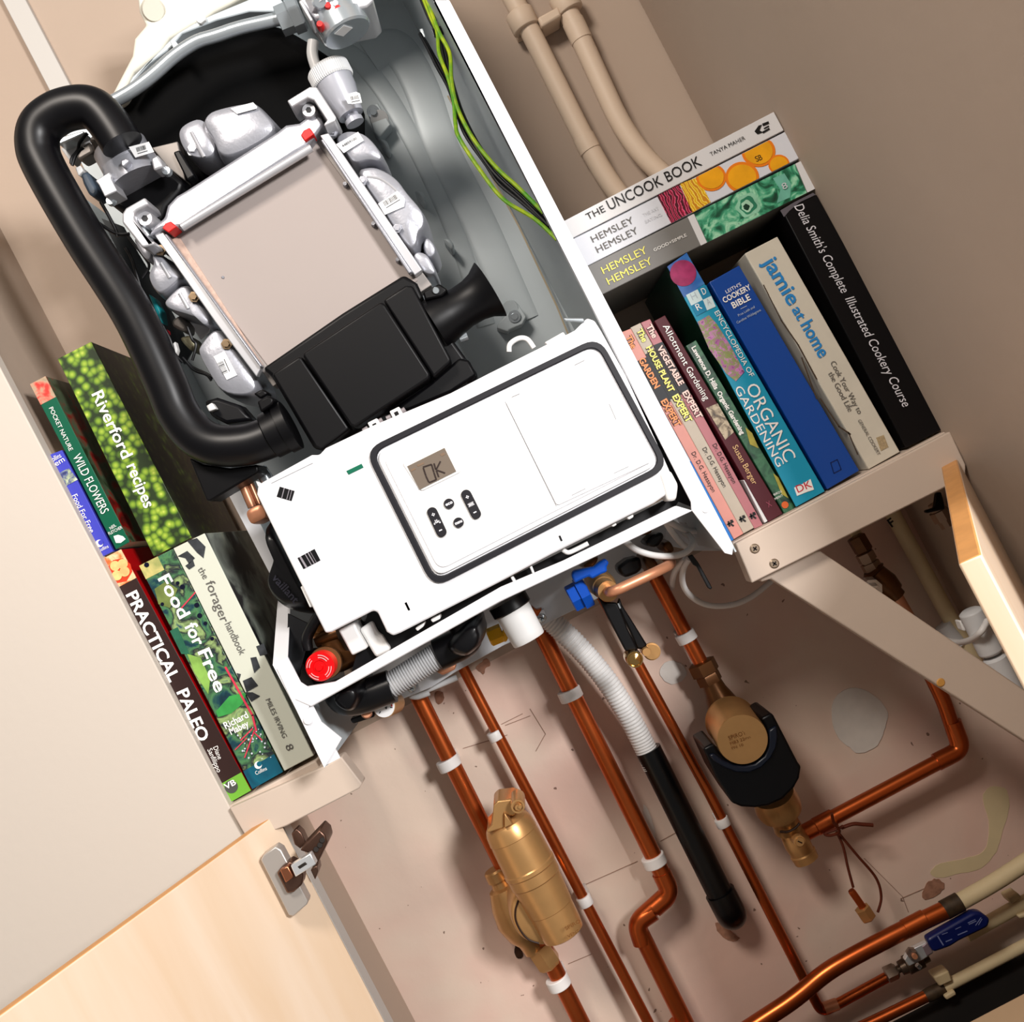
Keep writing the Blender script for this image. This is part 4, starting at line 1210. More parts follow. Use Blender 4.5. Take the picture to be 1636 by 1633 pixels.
# wiring -------------------------------------------------------------------
M_eg = mat('earth_sleeve', '#B7C62A', .4, col2='#5FA33A', vscale=60)
M_wb = mat('black_wire', '#15151A', .4)
def wire(name, m, reg, pts, r, y):
    n_ = len(pts)
    ys = y if not isinstance(y, tuple) else [y[0] + (y[1] - y[0]) * k / (n_ - 1) for k in range(n_)]
    return part_tube(name, m, bo, spline(W(reg, ys, *pts), 8), r, 8)
wire('earth_wire', M_eg, 'B', [(890, -40), (940, 90), (975, 170), (985, 280), (1030, 400), (1060, 520), (1070, 640), (1090, 720), (1200, 890), (1320, 1040), (1480, 1140), (1600, 1250)], .0022, (1.12, 1.05))
wire('earth_wire', M_eg, 'B', [(905, -40), (950, 80), (985, 170), (1040, 280), (1050, 420), (1080, 560), (1160, 720), (1280, 870), (1400, 980), (1530, 1110)], .0022, (1.115, 1.055))
for k, (dx, pp_) in enumerate(((0, [(880, -30), (930, 90), (985, 200), (1020, 350), (1060, 500), (1100, 620), (1180, 770), (1280, 910), (1420, 1040), (1560, 1180)]),
                               (8, [(890, -30), (945, 90), (1000, 200), (1035, 350), (1075, 500), (1120, 620), (1200, 770), (1300, 900), (1440, 1030), (1570, 1165)]),
                               (0, [(885, 175), (925, 250), (975, 350), (1030, 450), (1070, 560), (1120, 700), (1230, 860), (1300, 960), (1420, 1060), (1590, 1210)]),
                               (0, [(905, 200), (950, 280), (1010, 390), (1060, 520), (1150, 720), (1270, 900), (1350, 1000), (1500, 1120), (1600, 1220)]))):
    wire('black_cable', M_wb, 'B', pp_, .002, (1.122 + .002 * k, 1.058))
MB().lathe(P(q1('B', 955, 175), 1.112), P(q1('B', 1000, 158), 1.112), [(0, .005), (1, .005)], 8).build('cable_tie', M_wb, bo)
part_prism('probe_clip', M_steel, bo, q('B', (880, 150), (900, 145), (920, 205), (905, 215)), 1.15, 1.16, .001)
for pp_ in ([(0, 100), (60, 200), (110, 350), (150, 480), (165, 560), (210, 660)], [(20, -40), (90, 60), (200, 200), (250, 300), (180, 420)],
            [(620, 1270), (720, 1380), (850, 1430), (900, 1490)], [(600, 1250), (700, 1350), (830, 1410), (920, 1460)], [(400, 930), (440, 1050), (510, 1200), (600, 1300)],
            [(380, 900), (470, 1060), (520, 1230), (560, 1290)], [(650, 930), (700, 1060), (740, 1120), (700, 1280)]):
    wire('black_cable', M_wb, 'e', pp_, .0016, 1.085)
for pp_ in ([(520, 540), (440, 640), (420, 720), (360, 800), (350, 860)], [(480, 690), (430, 730), (390, 790), (360, 880)], [(660, 1260), (740, 1400), (820, 1560), (830, 1620)], [(640, 1480), (760, 1560), (860, 1600), (960, 1590)]):
    wire('black_cable', M_wb, 'a', pp_, .0018, 1.06)
part_prism('teal_connector', mat('teal_plastic', '#1E8A90', .4), bo, q('e', (240, 580), (300, 630), (370, 760), (390, 900), (350, 860), (280, 690)), 1.09, 1.11, .002)
part_prism('red_connector', mat('dark_red_plastic', '#8E1F2C', .4), bo, q('e', (375, 960), (420, 945), (432, 990), (395, 1015)), 1.085, 1.10, .001)
part_prism('grey_connector', mat('bracket_grey', '#8F8A86'), bo, q('e', (480, 860), (570, 800), (650, 900), (640, 990), (560, 960), (490, 920)), 1.10, 1.13, .003)
part_prism('grey_connector', mat('bracket_olive', '#77735F', .45, .4), bo, q('e', (560, 1040), (670, 1010), (750, 1110), (690, 1190), (610, 1110)), 1.095, 1.13, .003)
part_prism('white_connector', M_wpl, bo, q('e', (470, 1130), (520, 1080), (545, 1170), (520, 1240)), 1.09, 1.1, .001)
part_prism('white_panel', M_case, bo, q('e', (660, 870), (800, 880), (880, 940), (870, 980), (780, 1060)), 1.14, 1.145, .001)
part_prism('black_connector', M_wb, bo, q('C', (1060, 460), (1130, 440), (1250, 480), (1320, 560), (1180, 580), (1100, 540)), 1.06, 1.09, .004)
part_prism('white_connector', M_wpl, bo, q('C', (1075, 485), (1105, 468), (1128, 500), (1090, 515)), 1.05, 1.06, .001)
# ---------------------------------------------------------------- control panel (part of the boiler)
YP = 0.992
panel = part_prism('control_panel', M_case, bo, q('', (412, 776), (420, 770), (498, 727), (510, 727), (520, 716), (600, 678), (720, 628), (780, 597), (860, 557), (918, 528), (938, 508), (950, 512), (960, 528), (1000, 600), (1060, 730), (1074, 762), (1072, 785), (1045, 804), (1002, 825), (880, 886), (800, 929), (640, 1011), (628, 1016), (618, 1010), (603, 978), (596, 976), (530, 1010), (520, 1012), (498, 968), (410, 790)), YP, YP + .03, .002)
def rrect(Q, r, n=6):
    """rounded quad in photo px"""
    o = []
    m = len(Q)
    for k in range(m):
        a, b, c = Vector(Q[k - 1]), Vector(Q[k]), Vector(Q[(k + 1) % m])
        p0 = b + (a - b).normalized() * r
        p2 = b + (c - b).normalized() * r
        for j in range(n + 1):
            t = j / n
            v = p0 * (1 - t) ** 2 + b * 2 * t * (1 - t) + p2 * t * t
            o.append((v.x, v.y))
    return o
QS = [(582, 719), (957, 537), (1070, 747), (692, 940)]
def inset(Q, d):
    o = []
    m = len(Q)
    for k in range(m):
        a, b, c = Vector(Q[k - 1]), Vector(Q[k]), Vector(Q[(k + 1) % m])
        e1, e2 = (b - a).normalized(), (c - b).normalized()
        n1, n2 = Vector((-e1.y, e1.x)), Vector((-e2.y, e2.x))
        bis = (n1 + n2)
        bis = bis / bis.dot(n1)
        v = b + bis * d
        o.append((v.x, v.y))
    return o
mb = MB()
o_ = [P(p, YP - .003) for p in rrect(QS, 30)]
i_ = [P(p, YP - .003) for p in rrect(inset(QS, 10), 22)]
ob = [Vector((v.x, YP + .001, v.z)) for v in o_]
ib = [Vector((v.x, YP + .001, v.z)) for v in i_]
mb.loft([o_, i_, ib, ob], caps=False)
seal = mb.build('door_seal', mat('grey_black_seal', '#24232B', .5), panel, bevel=.001)
fascia = part_prism('fascia_plate', M_case, panel, rrect(inset(QS, 13), 20), YP - .0035, YP + .001, .0008)
part_prism('fascia_step', M_case, panel, rrect(inset(QS, 21), 18), YP - .0048, YP - .003, .0006)
YQ = YP - .0048
flap = part_prism('flap_door', M_case, panel, rrect([(808, 643), (958, 571), (1041, 738), (890, 808)], 5, 3), YQ - .0014, YQ + .001, .0004)
mb = MB()
for p0, p1 in (((807, 642), (889, 809)),):
    mb.strip(p0, p1, .9, YQ - .0003)
for reg, p0, p1 in (('D', (1365, 765), (1405, 748)), ('F', (265, 1000), (340, 965)), ('F', (45, 1115), (115, 1080)), ('F', (60, 435), (110, 410)), ('F', (240, 640), (275, 720))):
    mb.strip(*q(reg, p0, p1), 1, YQ - .0016)
mb.build('flap_gap', mat('gap_grey', '#8F8F90', .6), panel)
part_prism('display_bezel', mat('bezel_white', '#DCDBD8', .4), panel, rrect(q('l', (10, 385), (470, 160), (640, 480), (210, 690)), 6, 3), YQ - .0012, YQ + .001, .0006)
lcd = part_prism('display', mat('lcd', '#80766C', .3, var=.06, vscale=30), panel, q('l', (68, 425), (458, 232), (580, 478), (198, 670)), YQ - .002, YQ, .0002)
mb = MB()
for p0, p1 in (((238, 432), (320, 405)), ((238, 445), (262, 518)), ((266, 530), (292, 585)), ((325, 412), (346, 482)), ((350, 495), (372, 562)), ((300, 594), (362, 568)),
               ((350, 398), (366, 455)), ((374, 470), (396, 532)), ((414, 376), (374, 455)), ((388, 468), (460, 494))):
    mb.strip(*q('l', p0, p1), 2.3, YQ - .0026)
mb.build('display_digits', mat('lcd_ink', '#3A2A24', .5), lcd)
mb = MB()
lf = mat('lcd_faint', '#83705F', .5)
for p0, p1 in (((180, 418), (240, 392)), ((112, 470), (150, 450))):
    mb.strip(*q('l', p0, p1), 3, YQ - .0023)
mb.prism(q('l', (408, 300), (450, 278), (468, 300), (430, 322)), YQ - .0023, YQ - .001)
mb.build('display_icons', lf, lcd)
M_btn = mat('button_charcoal', '#232028', .5)
M_bi = mat('button_icon', '#E9E8EC', .5)
def pill(p0, p1, r):
    a, b = Vector(q1('l', *p0)), Vector(q1('l', *p1))
    d = (b - a).normalized()
    n = Vector((-d.y, d.x))
    o = []
    for c, s in ((a, -1), (b, 1)):
        for j in range(13):
            t = math.pi * j / 12
            o.append(c + (n * math.cos(t) * s * -1 + d * math.sin(t) * s) * r)
    return [(v.x, v.y) for v in o]
for p0, p1 in (((330, 905), (425, 1110)), ((685, 722), (785, 922))):
    part_prism('button_surround', mat('bezel_white', '#DCDBD8'), panel, pill(p0, p1, 9.6), YQ - .0006, YQ + .001, .0002)
    bt = part_prism('rocker_button', M_btn, panel, pill(p0, p1, 8.2), YQ - .0026, YQ, .0005)
    a, b = Vector(q1('l', *p0)), Vector(q1('l', *p1))
    d = (b - a).normalized()
    n = Vector((-d.y, d.x))
    mb = MB()
    c = a + d * 4
    mb.strip(c - n * 2.1, c + n * 2.1, 1.7, YQ - .0031)
    mb.strip(c - d * 2.1, c + d * 2.1, 1.7, YQ - .0031)
    c = b - d * 3
    mb.strip(c - n * 2, c + n * 2, 1.8, YQ - .0031)
    c = (a + b) / 2
    if p0[0] > 500:
        for k in (-3.4, -1.7, 0, 1.7, 3.4):
            mb.strip(c + n * k - d * 2.6, c + n * k + d * 2.6, 1.1, YQ - .0031)
        mb.strip(c - n * 4.6 - d * 2, c + n * 4.6 - d * 2, 1.1, YQ - .0031)
        mb.strip(c - n * 4.6 + d * 2, c + n * 4.6 + d * 2, 1.1, YQ - .0031)
    else:
        mb.strip(c - n * 4, c + n * 3.2, 2.6, YQ - .0031)
        mb.strip(c - n * 4, c - n * 4.4 + d * 3, 2, YQ - .0031)
        mb.strip(c + d * -3.4, c, 1.6, YQ - .0031)
        mb.strip(c - d * 3.2 - n * 1.6, c - d * 3.2 + n * 1.6, 1.6, YQ - .0031)
        mb.strip(c + n * 3, c + n * 4.6 + d * 1.4, 2.2, YQ - .0031)
    mb.build('button_icon', M_bi, bt)
for (a_, c_), s in (((506, 815), 'eco'), ((606, 1012), 'menu')):
    p = P(q1('l', a_, c_), YQ)
    MB().lathe(p, p - Vector((0, .0006, 0)), [(0, pxr(9.6, YQ)), (1, pxr(9.6, YQ))], 28).build('button_surround', mat('bezel_white', '#DCDBD8'), panel)
    bt = MB().lathe(p, p - Vector((0, .0026, 0)), [(0, pxr(8.2, YQ)), (.8, pxr(8.2, YQ)), (1, pxr(7.6, YQ))], 28).build('round_button', M_btn, panel)
    lettering(bt, M_bi, YQ - .0029, [T('l', s, (a_ - 32, c_ + 26), (a_ + 40, c_ - 8), 5, bold=.03)], 'button_icon')
# slots through the left half of the panel
M_slot = mat('slot_black', '#141318', .4)
for pts in ([(438, 245), (592, 290), (560, 395), (405, 350)], [(622, 990), (800, 895), (862, 1015), (685, 1107)]):
    sl = part_prism('panel_slot', M_slot, panel, q('f', *pts), YP - .0006, YP + .001, 0)
    A0, B0, C0, D0 = [Vector(p) for p in q('f', *pts)]
    mb = MB()
    for s_ in ((.28, .33), (.62, .66), (.8, .83)) if pts[0][0] < 500 else ((.1, .2), (.42, .46), (.58, .63), (.72, .74)):
        mb.prism([tuple(A0 + (B0 - A0) * s_[0]), tuple(A0 + (B0 - A0) * s_[1]), tuple(D0 + (C0 - D0) * (s_[1] + .03)), tuple(D0 + (C0 - D0) * (s_[0] + .03))], YP - .0012, YP)
    mb.build('slot_glint', mat('slot_rib', '#B9B4BA', .3, .5), sl)
part_prism('green_indicator', mat('green_board', '#14735C', .4), panel, q('f', (1130, 82), (1290, 5), (1312, 45), (1155, 122)), YP - .0008, YP + .001, .0003)
for reg, p0, p1, w in (('g', (1360, 90), (1392, 155), 3.2), ('h', (55, 415), (88, 485), 3.2), ('i', (92, 240), (112, 285), 3.2)):
    MB().strip(*q(reg, p0, p1), w, YP - .0006, .002).build('panel_slit', M_slot, panel)
mb = MB().strip(*q('f', (350, 210), (780, 0)), 1, YP - .0004, .002)
mb.build('panel_groove', mat('gap_grey', '#8F8F90'), panel)
# hinge roll, clips and hooks on the panel edge
part_prism('hinge_knob', M_wpl, panel, rrect(q('F', (500, 1000), (560, 985), (600, 1060), (590, 1140), (545, 1150), (520, 1060)), 6, 4), YP - .002, YP + .03, .003)
for pts in ([(610, 900), (660, 875), (690, 925), (640, 955)], [(725, 840), (775, 815), (800, 860), (750, 890)]):
    hk_ = part_prism('panel_hook', M_wpl, panel, q('D', *pts), YP + .004, YP + .02, .001)
    A0, B0, C0, D0 = [Vector(p) for p in q('D', *pts)]
    cc = (A0 + B0 + C0 + D0) / 4
    part_prism('hook_hole', M_slot, hk_, [tuple(cc + (v - cc) * .38) for v in (A0, B0, C0, D0)], YP + .0034, YP + .006, 0)
for reg, p0, p1 in (('D', (590, 945), (615, 928)), ('D', (665, 900), (690, 885)), ('D', (712, 880), (735, 868)), ('D', (785, 845), (808, 830))):
    A_, B_ = P(q1(reg, *p0), YP + .01), P(q1(reg, *p1), YP + .01)
    MB().lathe(A_, B_, [(0, pxr(4.5, 1)), (1, pxr(4.5, 1))], 14).build('hinge_pin', mat('pin_grey', '#8C8688', .4), panel)
part_prism('panel_tab', M_wpl, panel, q('D', (470, 1020), (575, 960), (600, 970), (510, 1010)), YP + .005, YP + .015, .001)
part_prism('panel_tab', M_wpl, panel, q('f', (185, 185), (280, 235), (225, 265), (205, 240)), YP + .002, YP + .012, .001)
part_prism('panel_tab', M_wpl, panel, q('f', (650, 1290), (680, 1285), (778, 1500), (750, 1510)), YP + .004, YP + .015, .001)
part_prism('panel_tab', M_wpl, panel, q('D', (1535, 480), (1633, 425), (1650, 450), (1560, 500)), YP + .004, YP + .015, .001)
part_prism('spring_pin', M_steel, panel, q('F', (0, 190), (105, 190), (112, 210), (10, 205)), YP - .002, YP + .002, .001)
# dark well between panel and rail, clips in it
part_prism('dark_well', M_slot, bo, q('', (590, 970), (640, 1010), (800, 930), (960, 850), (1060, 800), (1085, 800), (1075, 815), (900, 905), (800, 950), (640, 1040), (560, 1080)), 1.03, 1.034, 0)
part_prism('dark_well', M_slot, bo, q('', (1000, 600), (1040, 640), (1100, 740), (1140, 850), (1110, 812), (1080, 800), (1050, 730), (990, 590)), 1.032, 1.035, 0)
for reg, pts in (('h', [(150, 680), (250, 620), (240, 660), (175, 710)]), ('h', [(310, 590), (410, 540), (415, 580), (335, 620)]), ('i', [(630, 130), (680, 100), (690, 120), (650, 145)]), ('i', [(790, 45), (860, 10), (865, 40), (815, 70)]),
                 ('h', [(1145, 150), (1175, 135), (1215, 205), (1185, 215)]), ('h', [(1345, 40), (1370, 25), (1400, 100), (1375, 110)])):
    part_prism('panel_clip', M_wpl, panel, q(reg, *pts), 1.0, 1.02, .001)
part_tube('panel_lever', M_wpl, bo, spline(W('i', 1.006, (125, 380), (180, 410), (260, 380), (390, 315)), 6), .0024, 10)

# ---------------------------------------------------------------- pipework inside and under the case (parts of the boiler)
M_bl = mat('black_bung', '#17161A', .32, spec=.35)
cn = cast('copper_joint', 'f', [(70, 520), (110, 470), (190, 430), (260, 420), (320, 560), (250, 600), (150, 650), (110, 620)], 1.05, 1.09, .15, M_copper2)
part_tube('copper_joint', M_copper2, bo, W('f', 1.07, (40, 200), (90, 320), (150, 460)), pxr(7, 1.07), 16)
part_tube('copper_joint', mat('dull_copper', '#A17860', .35, .7), bo, W('f', 1.075, (110, 170), (160, 290), (220, 430)), pxr(6, 1.07), 14)
part_tube('copper_joint', M_steel, bo, W('f', 1.08, (230, 60), (290, 150), (340, 250)), pxr(11, 1.08), 14)
blk = cast('insulated_elbow', 'f', [(200, 640), (310, 560), (480, 850), (660, 1240), (900, 1640), (640, 1620), (470, 1580), (310, 1440), (240, 1260), (310, 1080), (350, 950), (290, 800)], 1.04, 1.12, .4, M_bl, 2)
lettering(blk, mat('emboss_grey', '#3B3A44', .4), 1.036, [T('f', 'vaillant', (350, 1200), (590, 1470), 12, bold=.02)], 'embossed_mark')
part_prism('inner_dark_plate', mat('dark_steel', '#2B2C30', .5), bo, q('g', (130, 200), (330, 300), (320, 560), (260, 800), (250, 870), (205, 910), (150, 740), (120, 650)), 1.06, 1.064, 0)
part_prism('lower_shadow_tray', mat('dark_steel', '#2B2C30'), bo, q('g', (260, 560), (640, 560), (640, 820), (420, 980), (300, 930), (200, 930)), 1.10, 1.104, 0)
cast('brass_body', 'g', [(330, 330), (480, 330), (640, 380), (780, 640), (1000, 590), (1050, 660), (720, 830), (600, 880), (470, 640), (400, 480)], 1.045, 1.10, .35, M_darkb)
part_tube('brass_body', M_darkb, bo, W('g', 1.05, (420, 480), (560, 430), (650, 400)), pxr(12, 1.05), 16)
part_tube('black_cable', M_bl, bo, spline(W('g', 1.03, (450, 220), (380, 340), (330, 460), (340, 580)), 6), pxr(9, 1.03), 12)
# red relief knob facing the room
kc = P(q1('g', 466, 752), 1.0)
R_ = pxr(23.5, 1.0)
MB().lathe(P(q1('g', 540, 700), 1.07), P(q1('g', 520, 715), 1.01), [(0, R_ * 1.2), (.8, R_ * 1.15), (1, R_ * 1.1)], 28).build('valve_collar', M_darkb, bo)
kb = MB().lathe(kc + Vector((.002, .03, 0)), kc - Vector((0, .006, 0)), [(0, R_ * .95), (.3, R_), (.88, R_), (.93, R_ * .9), (.94, R_ * .47), (.90, R_ * .43), (.9, R_ * .25), (1.0, R_ * .22), (1, .0001)], 36).build('relief_knob', mat('bright_red', '#E3101C', .35), bo)
mb = MB()
for a0, a1 in ((.2, 1.2), (1.9, 2.7), (3.3, 4.2), (4.9, 5.9)):
    for rr in (.66, .82):
        n = 8
        pts = [kc + Vector((math.cos(a0 + (a1 - a0) * j / n) * R_ * rr, -.0052, math.sin(a0 + (a1 - a0) * j / n) * R_ * rr)) for j in range(n + 1)]
        mb.tube(pts, .0005, 5)
mb.build('knob_marking', mat('pale_pink_ink', '#F0A8A8', .5), kb)
# white blocks beside it
part_prism('white_block', M_wpl, bo, q('g', (655, 375), (820, 290), (870, 400), (960, 560), (800, 640)), 1.012, 1.05, .002)
vb = part_prism('white_valve', M_wpl, bo, q('g', (870, 365), (1005, 275), (1060, 400), (1110, 430), (1205, 580), (1050, 665), (1000, 585), (935, 470)), 1.02, 1.06, .003)
part_prism('valve_insert', mat('pale_teal', '#A9BEC4', .3), vb, q('g', (1010, 300), (1090, 300), (1130, 380), (1070, 400)), 1.03, 1.05, .003)
part_prism('white_valve', M_slot, bo, q('g', (850, 290), (1050, 165), (1220, 460), (1200, 570), (1090, 400), (900, 360)), 1.06, 1.07, .001)
part_tube('grey_loop', M_gpl, bo, spline(W('g', 1.05, (900, 240), (960, 210), (1010, 250), (1080, 330)), 6), pxr(8, 1.05), 12)
# drain assembly: bung, ribbed hose, bung
yh = 1.07
part_tube('rubber_elbow', M_bl, bo, fillet(W('g', yh, (1215, 955), (900, 1075), (700, 1100), (640, 900)), .03), pxr(27, yh), 24)
cast('rubber_elbow', 'g', [(540, 1080), (640, 960), (860, 900), (920, 1020), (880, 1160), (780, 1290), (650, 1240), (570, 1170)], 1.025, 1.11, .5, M_bl)
A_, B_ = P(q1('g', 1160, 975), yh), P(q1('h', 400, 950), yh)
pr_ = []
N = 22
k_ = pxr(1, yh)
for k in range(N):
    pr_ += [(k / N, 19 * k_), (k / N + .5 / N, 19 * k_), (k / N + .55 / N, 21 * k_), (k / N + .95 / N, 21 * k_)]
MB().lathe(A_, B_, pr_, 26).build('ribbed_hose', mat('ribbed_grey', '#B9B9BA', .45), bo, sharp=25)
part_tube('rubber_elbow', M_bl, bo, fillet(W('h', yh, (385, 955), (720, 800), (640, 560)), .035), pxr(26, yh), 24)
cast('rubber_elbow', 'h', [(560, 740), (700, 600), (840, 560), (860, 660), (890, 740), (850, 880), (740, 990), (650, 1030), (500, 1000), (430, 900)], 1.03, 1.11, .5, M_bl)
# pressure gauge
gc = P(q1('g', 1135, 1170), 1.09)
R_ = pxr(17, 1.09)
MB().lathe(P(q1('g', 1240, 1130), 1.14), gc + Vector((0, .001, 0)), [(0, R_ * 1.05), (.6, R_ * 1.1), (1, R_ * 1.08)], 30).build('gauge_case', M_brass, bo)
gg = MB().lathe(gc, gc - Vector((0, .002, 0)), [(0, R_), (1, R_ * .98)], 30).build('gauge_dial', M_label, bo)
mb = MB()
for k in range(7):
    a = 2.2 + k * .7
    mb.strip(tuple(Vector(q1('g', 1135, 1170)) + Vector((math.cos(a), math.sin(a))) * 10), tuple(Vector(q1('g', 1135, 1170)) + Vector((math.cos(a), math.sin(a))) * 13), 1.4, 1.0875)
mb.prism(q('g', (1110, 1130), (1140, 1122), (1150, 1150), (1120, 1160)), 1.0873, 1.0885)
mb.prism(q('g', (1140, 1180), (1165, 1170), (1160, 1200)), 1.0873, 1.0885)
mb.build('gauge_marking', M_ink, gg)
MB().strip(*q('g', (1200, 1100), (1215, 1165)), 2.2, 1.0874).build('gauge_marking', M_red, gg)
MB().lathe(P(q1('g', 955, 1235), 1.10), P(q1('g', 950, 1235), 1.075), [(0, pxr(9, 1.1)), (.9, pxr(9, 1.1)), (1, pxr(7, 1.1))], 24).build('test_plug', M_copper2, bo)
part_prism('black_foot', M_bl, bo, q('g', (780, 1300), (1000, 1220), (1040, 1240), (1030, 1280), (820, 1350), (795, 1340)), 1.10, 1.12, .002)
# steel fixing strip behind
mbk = part_prism('pipe_bracket', mat('bracket_white', '#C9CBCF', .4, .1), bo, q('', (590, 1130), (643, 1117), (690, 1098), (729, 1073), (807, 1030), (826, 1022), (870, 998), (957, 955), (1015, 920), (1060, 890), (1070, 800), (1000, 820), (640, 1020), (560, 1060)), 1.215, 1.219, .0006)
part_prism('pipe_bracket', mat('bracket_white', '#C9CBCF'), bo, q('', (1000, 830), (1110, 770), (1170, 880), (1105, 880), (1060, 870)), 1.255, 1.258, .0006)
for reg, a, c_ in (('h', 1475, 572), ('h', 110, 1302)):
    p_ = P(q1(reg, a, c_), 1.205)
    part_prism('bracket_lug', mat('bracket_white', '#C9CBCF'), bo, q(reg, (a - 60, c_ - 50), (a + 20, c_ - 95), (a + 48, c_ - 30), (a + 40, c_ + 30), (a - 10, c_ + 60)), 1.207, 1.215, .001)
    sc_ = MB().lathe(p_ + Vector((0, .006, 0)), p_, [(0, .006), (.7, .0055), (1, .003)], 16).build('bracket_screw', M_steel, bo)
    mb = MB()
    cpx = Vector(q1(reg, a, c_))
    mb.strip(cpx - Vector((3, 1)), cpx + Vector((3, 1)), 1.4, 1.2045)
    mb.strip(cpx - Vector((-1, 3)), cpx + Vector((-1, 3)), 1.4, 1.2045)
    mb.build('cross_slot', M_ink, sc_)
ovl = spline(W('h', 1.235, (590, 1190), (400, 1270), (200, 1350), (110, 1380), (180, 1390), (300, 1350)), 6)
part_tube('white_lip', M_gpl, bo, ovl, pxr(5, 1.23), 10)
part_prism('copper_stub', M_copper2, bo, q('h', (370, 1135), (580, 1050), (570, 1110), (440, 1170)), 1.19, 1.21, .002)
part_prism('copper_stub', M_copper, bo, q('h', (1360, 440), (1420, 490), (1480, 470), (1430, 560), (1400, 550)), 1.18, 1.2, .002)
# yellow gas test cap
A_, B_ = P(q1('h', 920, 780), 1.14), P(q1('h', 1060, 720), 1.14)
MB().lathe(A_, B_, [(0, .0085), (.1, .0105), (1, .0105)], 6, .3).build('yellow_cap', mat('yellow_plastic', '#D9A800', .4), bo)
MB().lathe(B_, P(q1('h', 1130, 740), 1.14), [(0, .009), (.8, .0095), (1, .008)], 20).build('yellow_cap', mat('yellow_plastic', '#D9A800'), bo)
# white condensate cup with black collar
A_, B_ = P(q1('h', 1160, 470), 1.09), P(q1('h', 1342, 800), 1.09)
k_ = pxr(1, 1.09)
MB().lathe(A_, B_, [(0, 29 * k_), (.8, 28 * k_), (.97, 27.6 * k_), (1, 26.5 * k_)], 36).build('condensate_cup', M_wpl, bo)
A2 = P(q1('h', 1110, 385), 1.09)
MB().lathe(A2, A_ + (B_ - A_) * .06, [(0, 33 * k_), (.9, 33 * k_), (1, 31 * k_)], 36).build('cup_collar', M_bl, bo)
# black valves, levers and bent copper tube
part_prism('black_valve', M_bl, bo, q('i', (690, 560), (800, 480), (930, 450), (960, 580), (900, 630), (780, 680), (720, 640)), 1.15, 1.19, .004)
part_prism('black_valve', M_bl, bo, q('i', (975, 310), (1060, 230), (1160, 190), (1190, 250), (1120, 350), (1050, 360)), 1.12, 1.17, .004)
cast('brass_fitting', 'i', [(860, 260), (960, 240), (1060, 220), (1100, 120), (1000, 150)], 1.12, 1.18, .3, M_darkb)
cast('brass_fitting', 'i', [(1150, 310), (1240, 260), (1310, 380), (1280, 430), (1180, 400)], 1.14, 1.19, .3, M_darkb)
cast('brass_fitting', 'i', [(920, 420), (1060, 420), (1160, 560), (1110, 640), (1000, 620)], 1.17, 1.24, .3, M_darkb)
M_blue = mat('blue_plastic', '#1560B8', .35)
cast('brass_fitting', 'i', [(380, 700), (470, 600), (600, 600), (720, 720), (700, 860), (620, 920), (500, 900), (400, 830)], 1.09, 1.15, .3, M_brass)
cast('brass_fitting', 'i', [(300, 560), (460, 440), (520, 450), (480, 540), (380, 600)], 1.11, 1.16, .3, M_darkb)
fc = P(q1('i', 600, 815), 1.06)
MB().lathe(fc + Vector((-.003, .04, .006)), fc, [(0, pxr(19, 1.06)), (.5, pxr(19, 1.06)), (.52, pxr(17.5, 1.06)), (1, pxr(17, 1.06))], 30).build('brass_union', M_brass, bo)
bt_ = part_prism('blue_handle', M_blue, bo, q('i', (215, 650), (235, 600), (390, 570), (450, 560), (505, 510), (570, 470), (612, 520), (580, 560), (592, 610), (520, 640), (430, 690), (400, 660), (330, 690), (250, 735)), 1.05, 1.065, .004)
A_, B_ = P(q1('i', 450, 650), 1.057), P(q1('i', 530, 560), 1.057)
A_, B_ = P(q1('i', 200, 900), 1.08), P(q1('i', 390, 800), 1.08)
MB().lathe(A_, B_, [(0, .0135), (.05, .015), (.5, .015), (.52, .0175), (.95, .0175), (1, .015)], 6, .2).build('blue_cap', M_blue, bo)
part_prism('blue_cap', M_blue, bo, q('i', (230, 750), (330, 700), (400, 790), (360, 830), (260, 810)), 1.07, 1.09, .004)
bend = fillet(W('i', [1.06, 1.035, 1.045, 1.10, 1.20], (600, 815), (640, 825), (1180, 575), (1270, 520), (1200, 460)), .03)
part_tube('filling_tube', M_copper2, bo, bend, pxr(8.6, 1.04), 20)
# two flat black straps with brass ends
part_prism('valve_lever', M_blkp, bo, q('i', (490, 870), (560, 930), (690, 935), (740, 1040), (800, 1200), (915, 1430), (780, 1445), (700, 1290), (590, 1080)), 1.075, 1.083, .002)
part_prism('valve_lever', M_blkp, bo, q('i', (690, 950), (718, 880), (745, 960), (860, 1140), (1010, 1380), (960, 1420), (900, 1420), (830, 1250), (760, 1110)), 1.09, 1.098, .002)
part_prism('lever_glint', M_steel, bo, q('i', (690, 945), (710, 940), (735, 990), (720, 1000)), 1.087, 1.09, .0005)
p_ = P(q1('i', 1050, 1440), 1.11)
MB().lathe(p_, p_ - Vector((0, .006, 0)), [(0, pxr(14, 1.11)), (.6, pxr(14, 1.11)), (.62, pxr(12, 1.11)), (1, pxr(12, 1.11))], 28).build('brass_ring', M_brass, bo)
p_ = P(q1('i', 1000, 1450), 1.085)
MB().lathe(p_ + Vector((0, .02, 0)), p_, [(0, pxr(7.6, 1.08)), (.8, pxr(7.6, 1.08)), (1, pxr(6.5, 1.08))], 22).build('brass_screw', M_brass, bo)
p_ = P(q1('i', 880, 1530), 1.065)
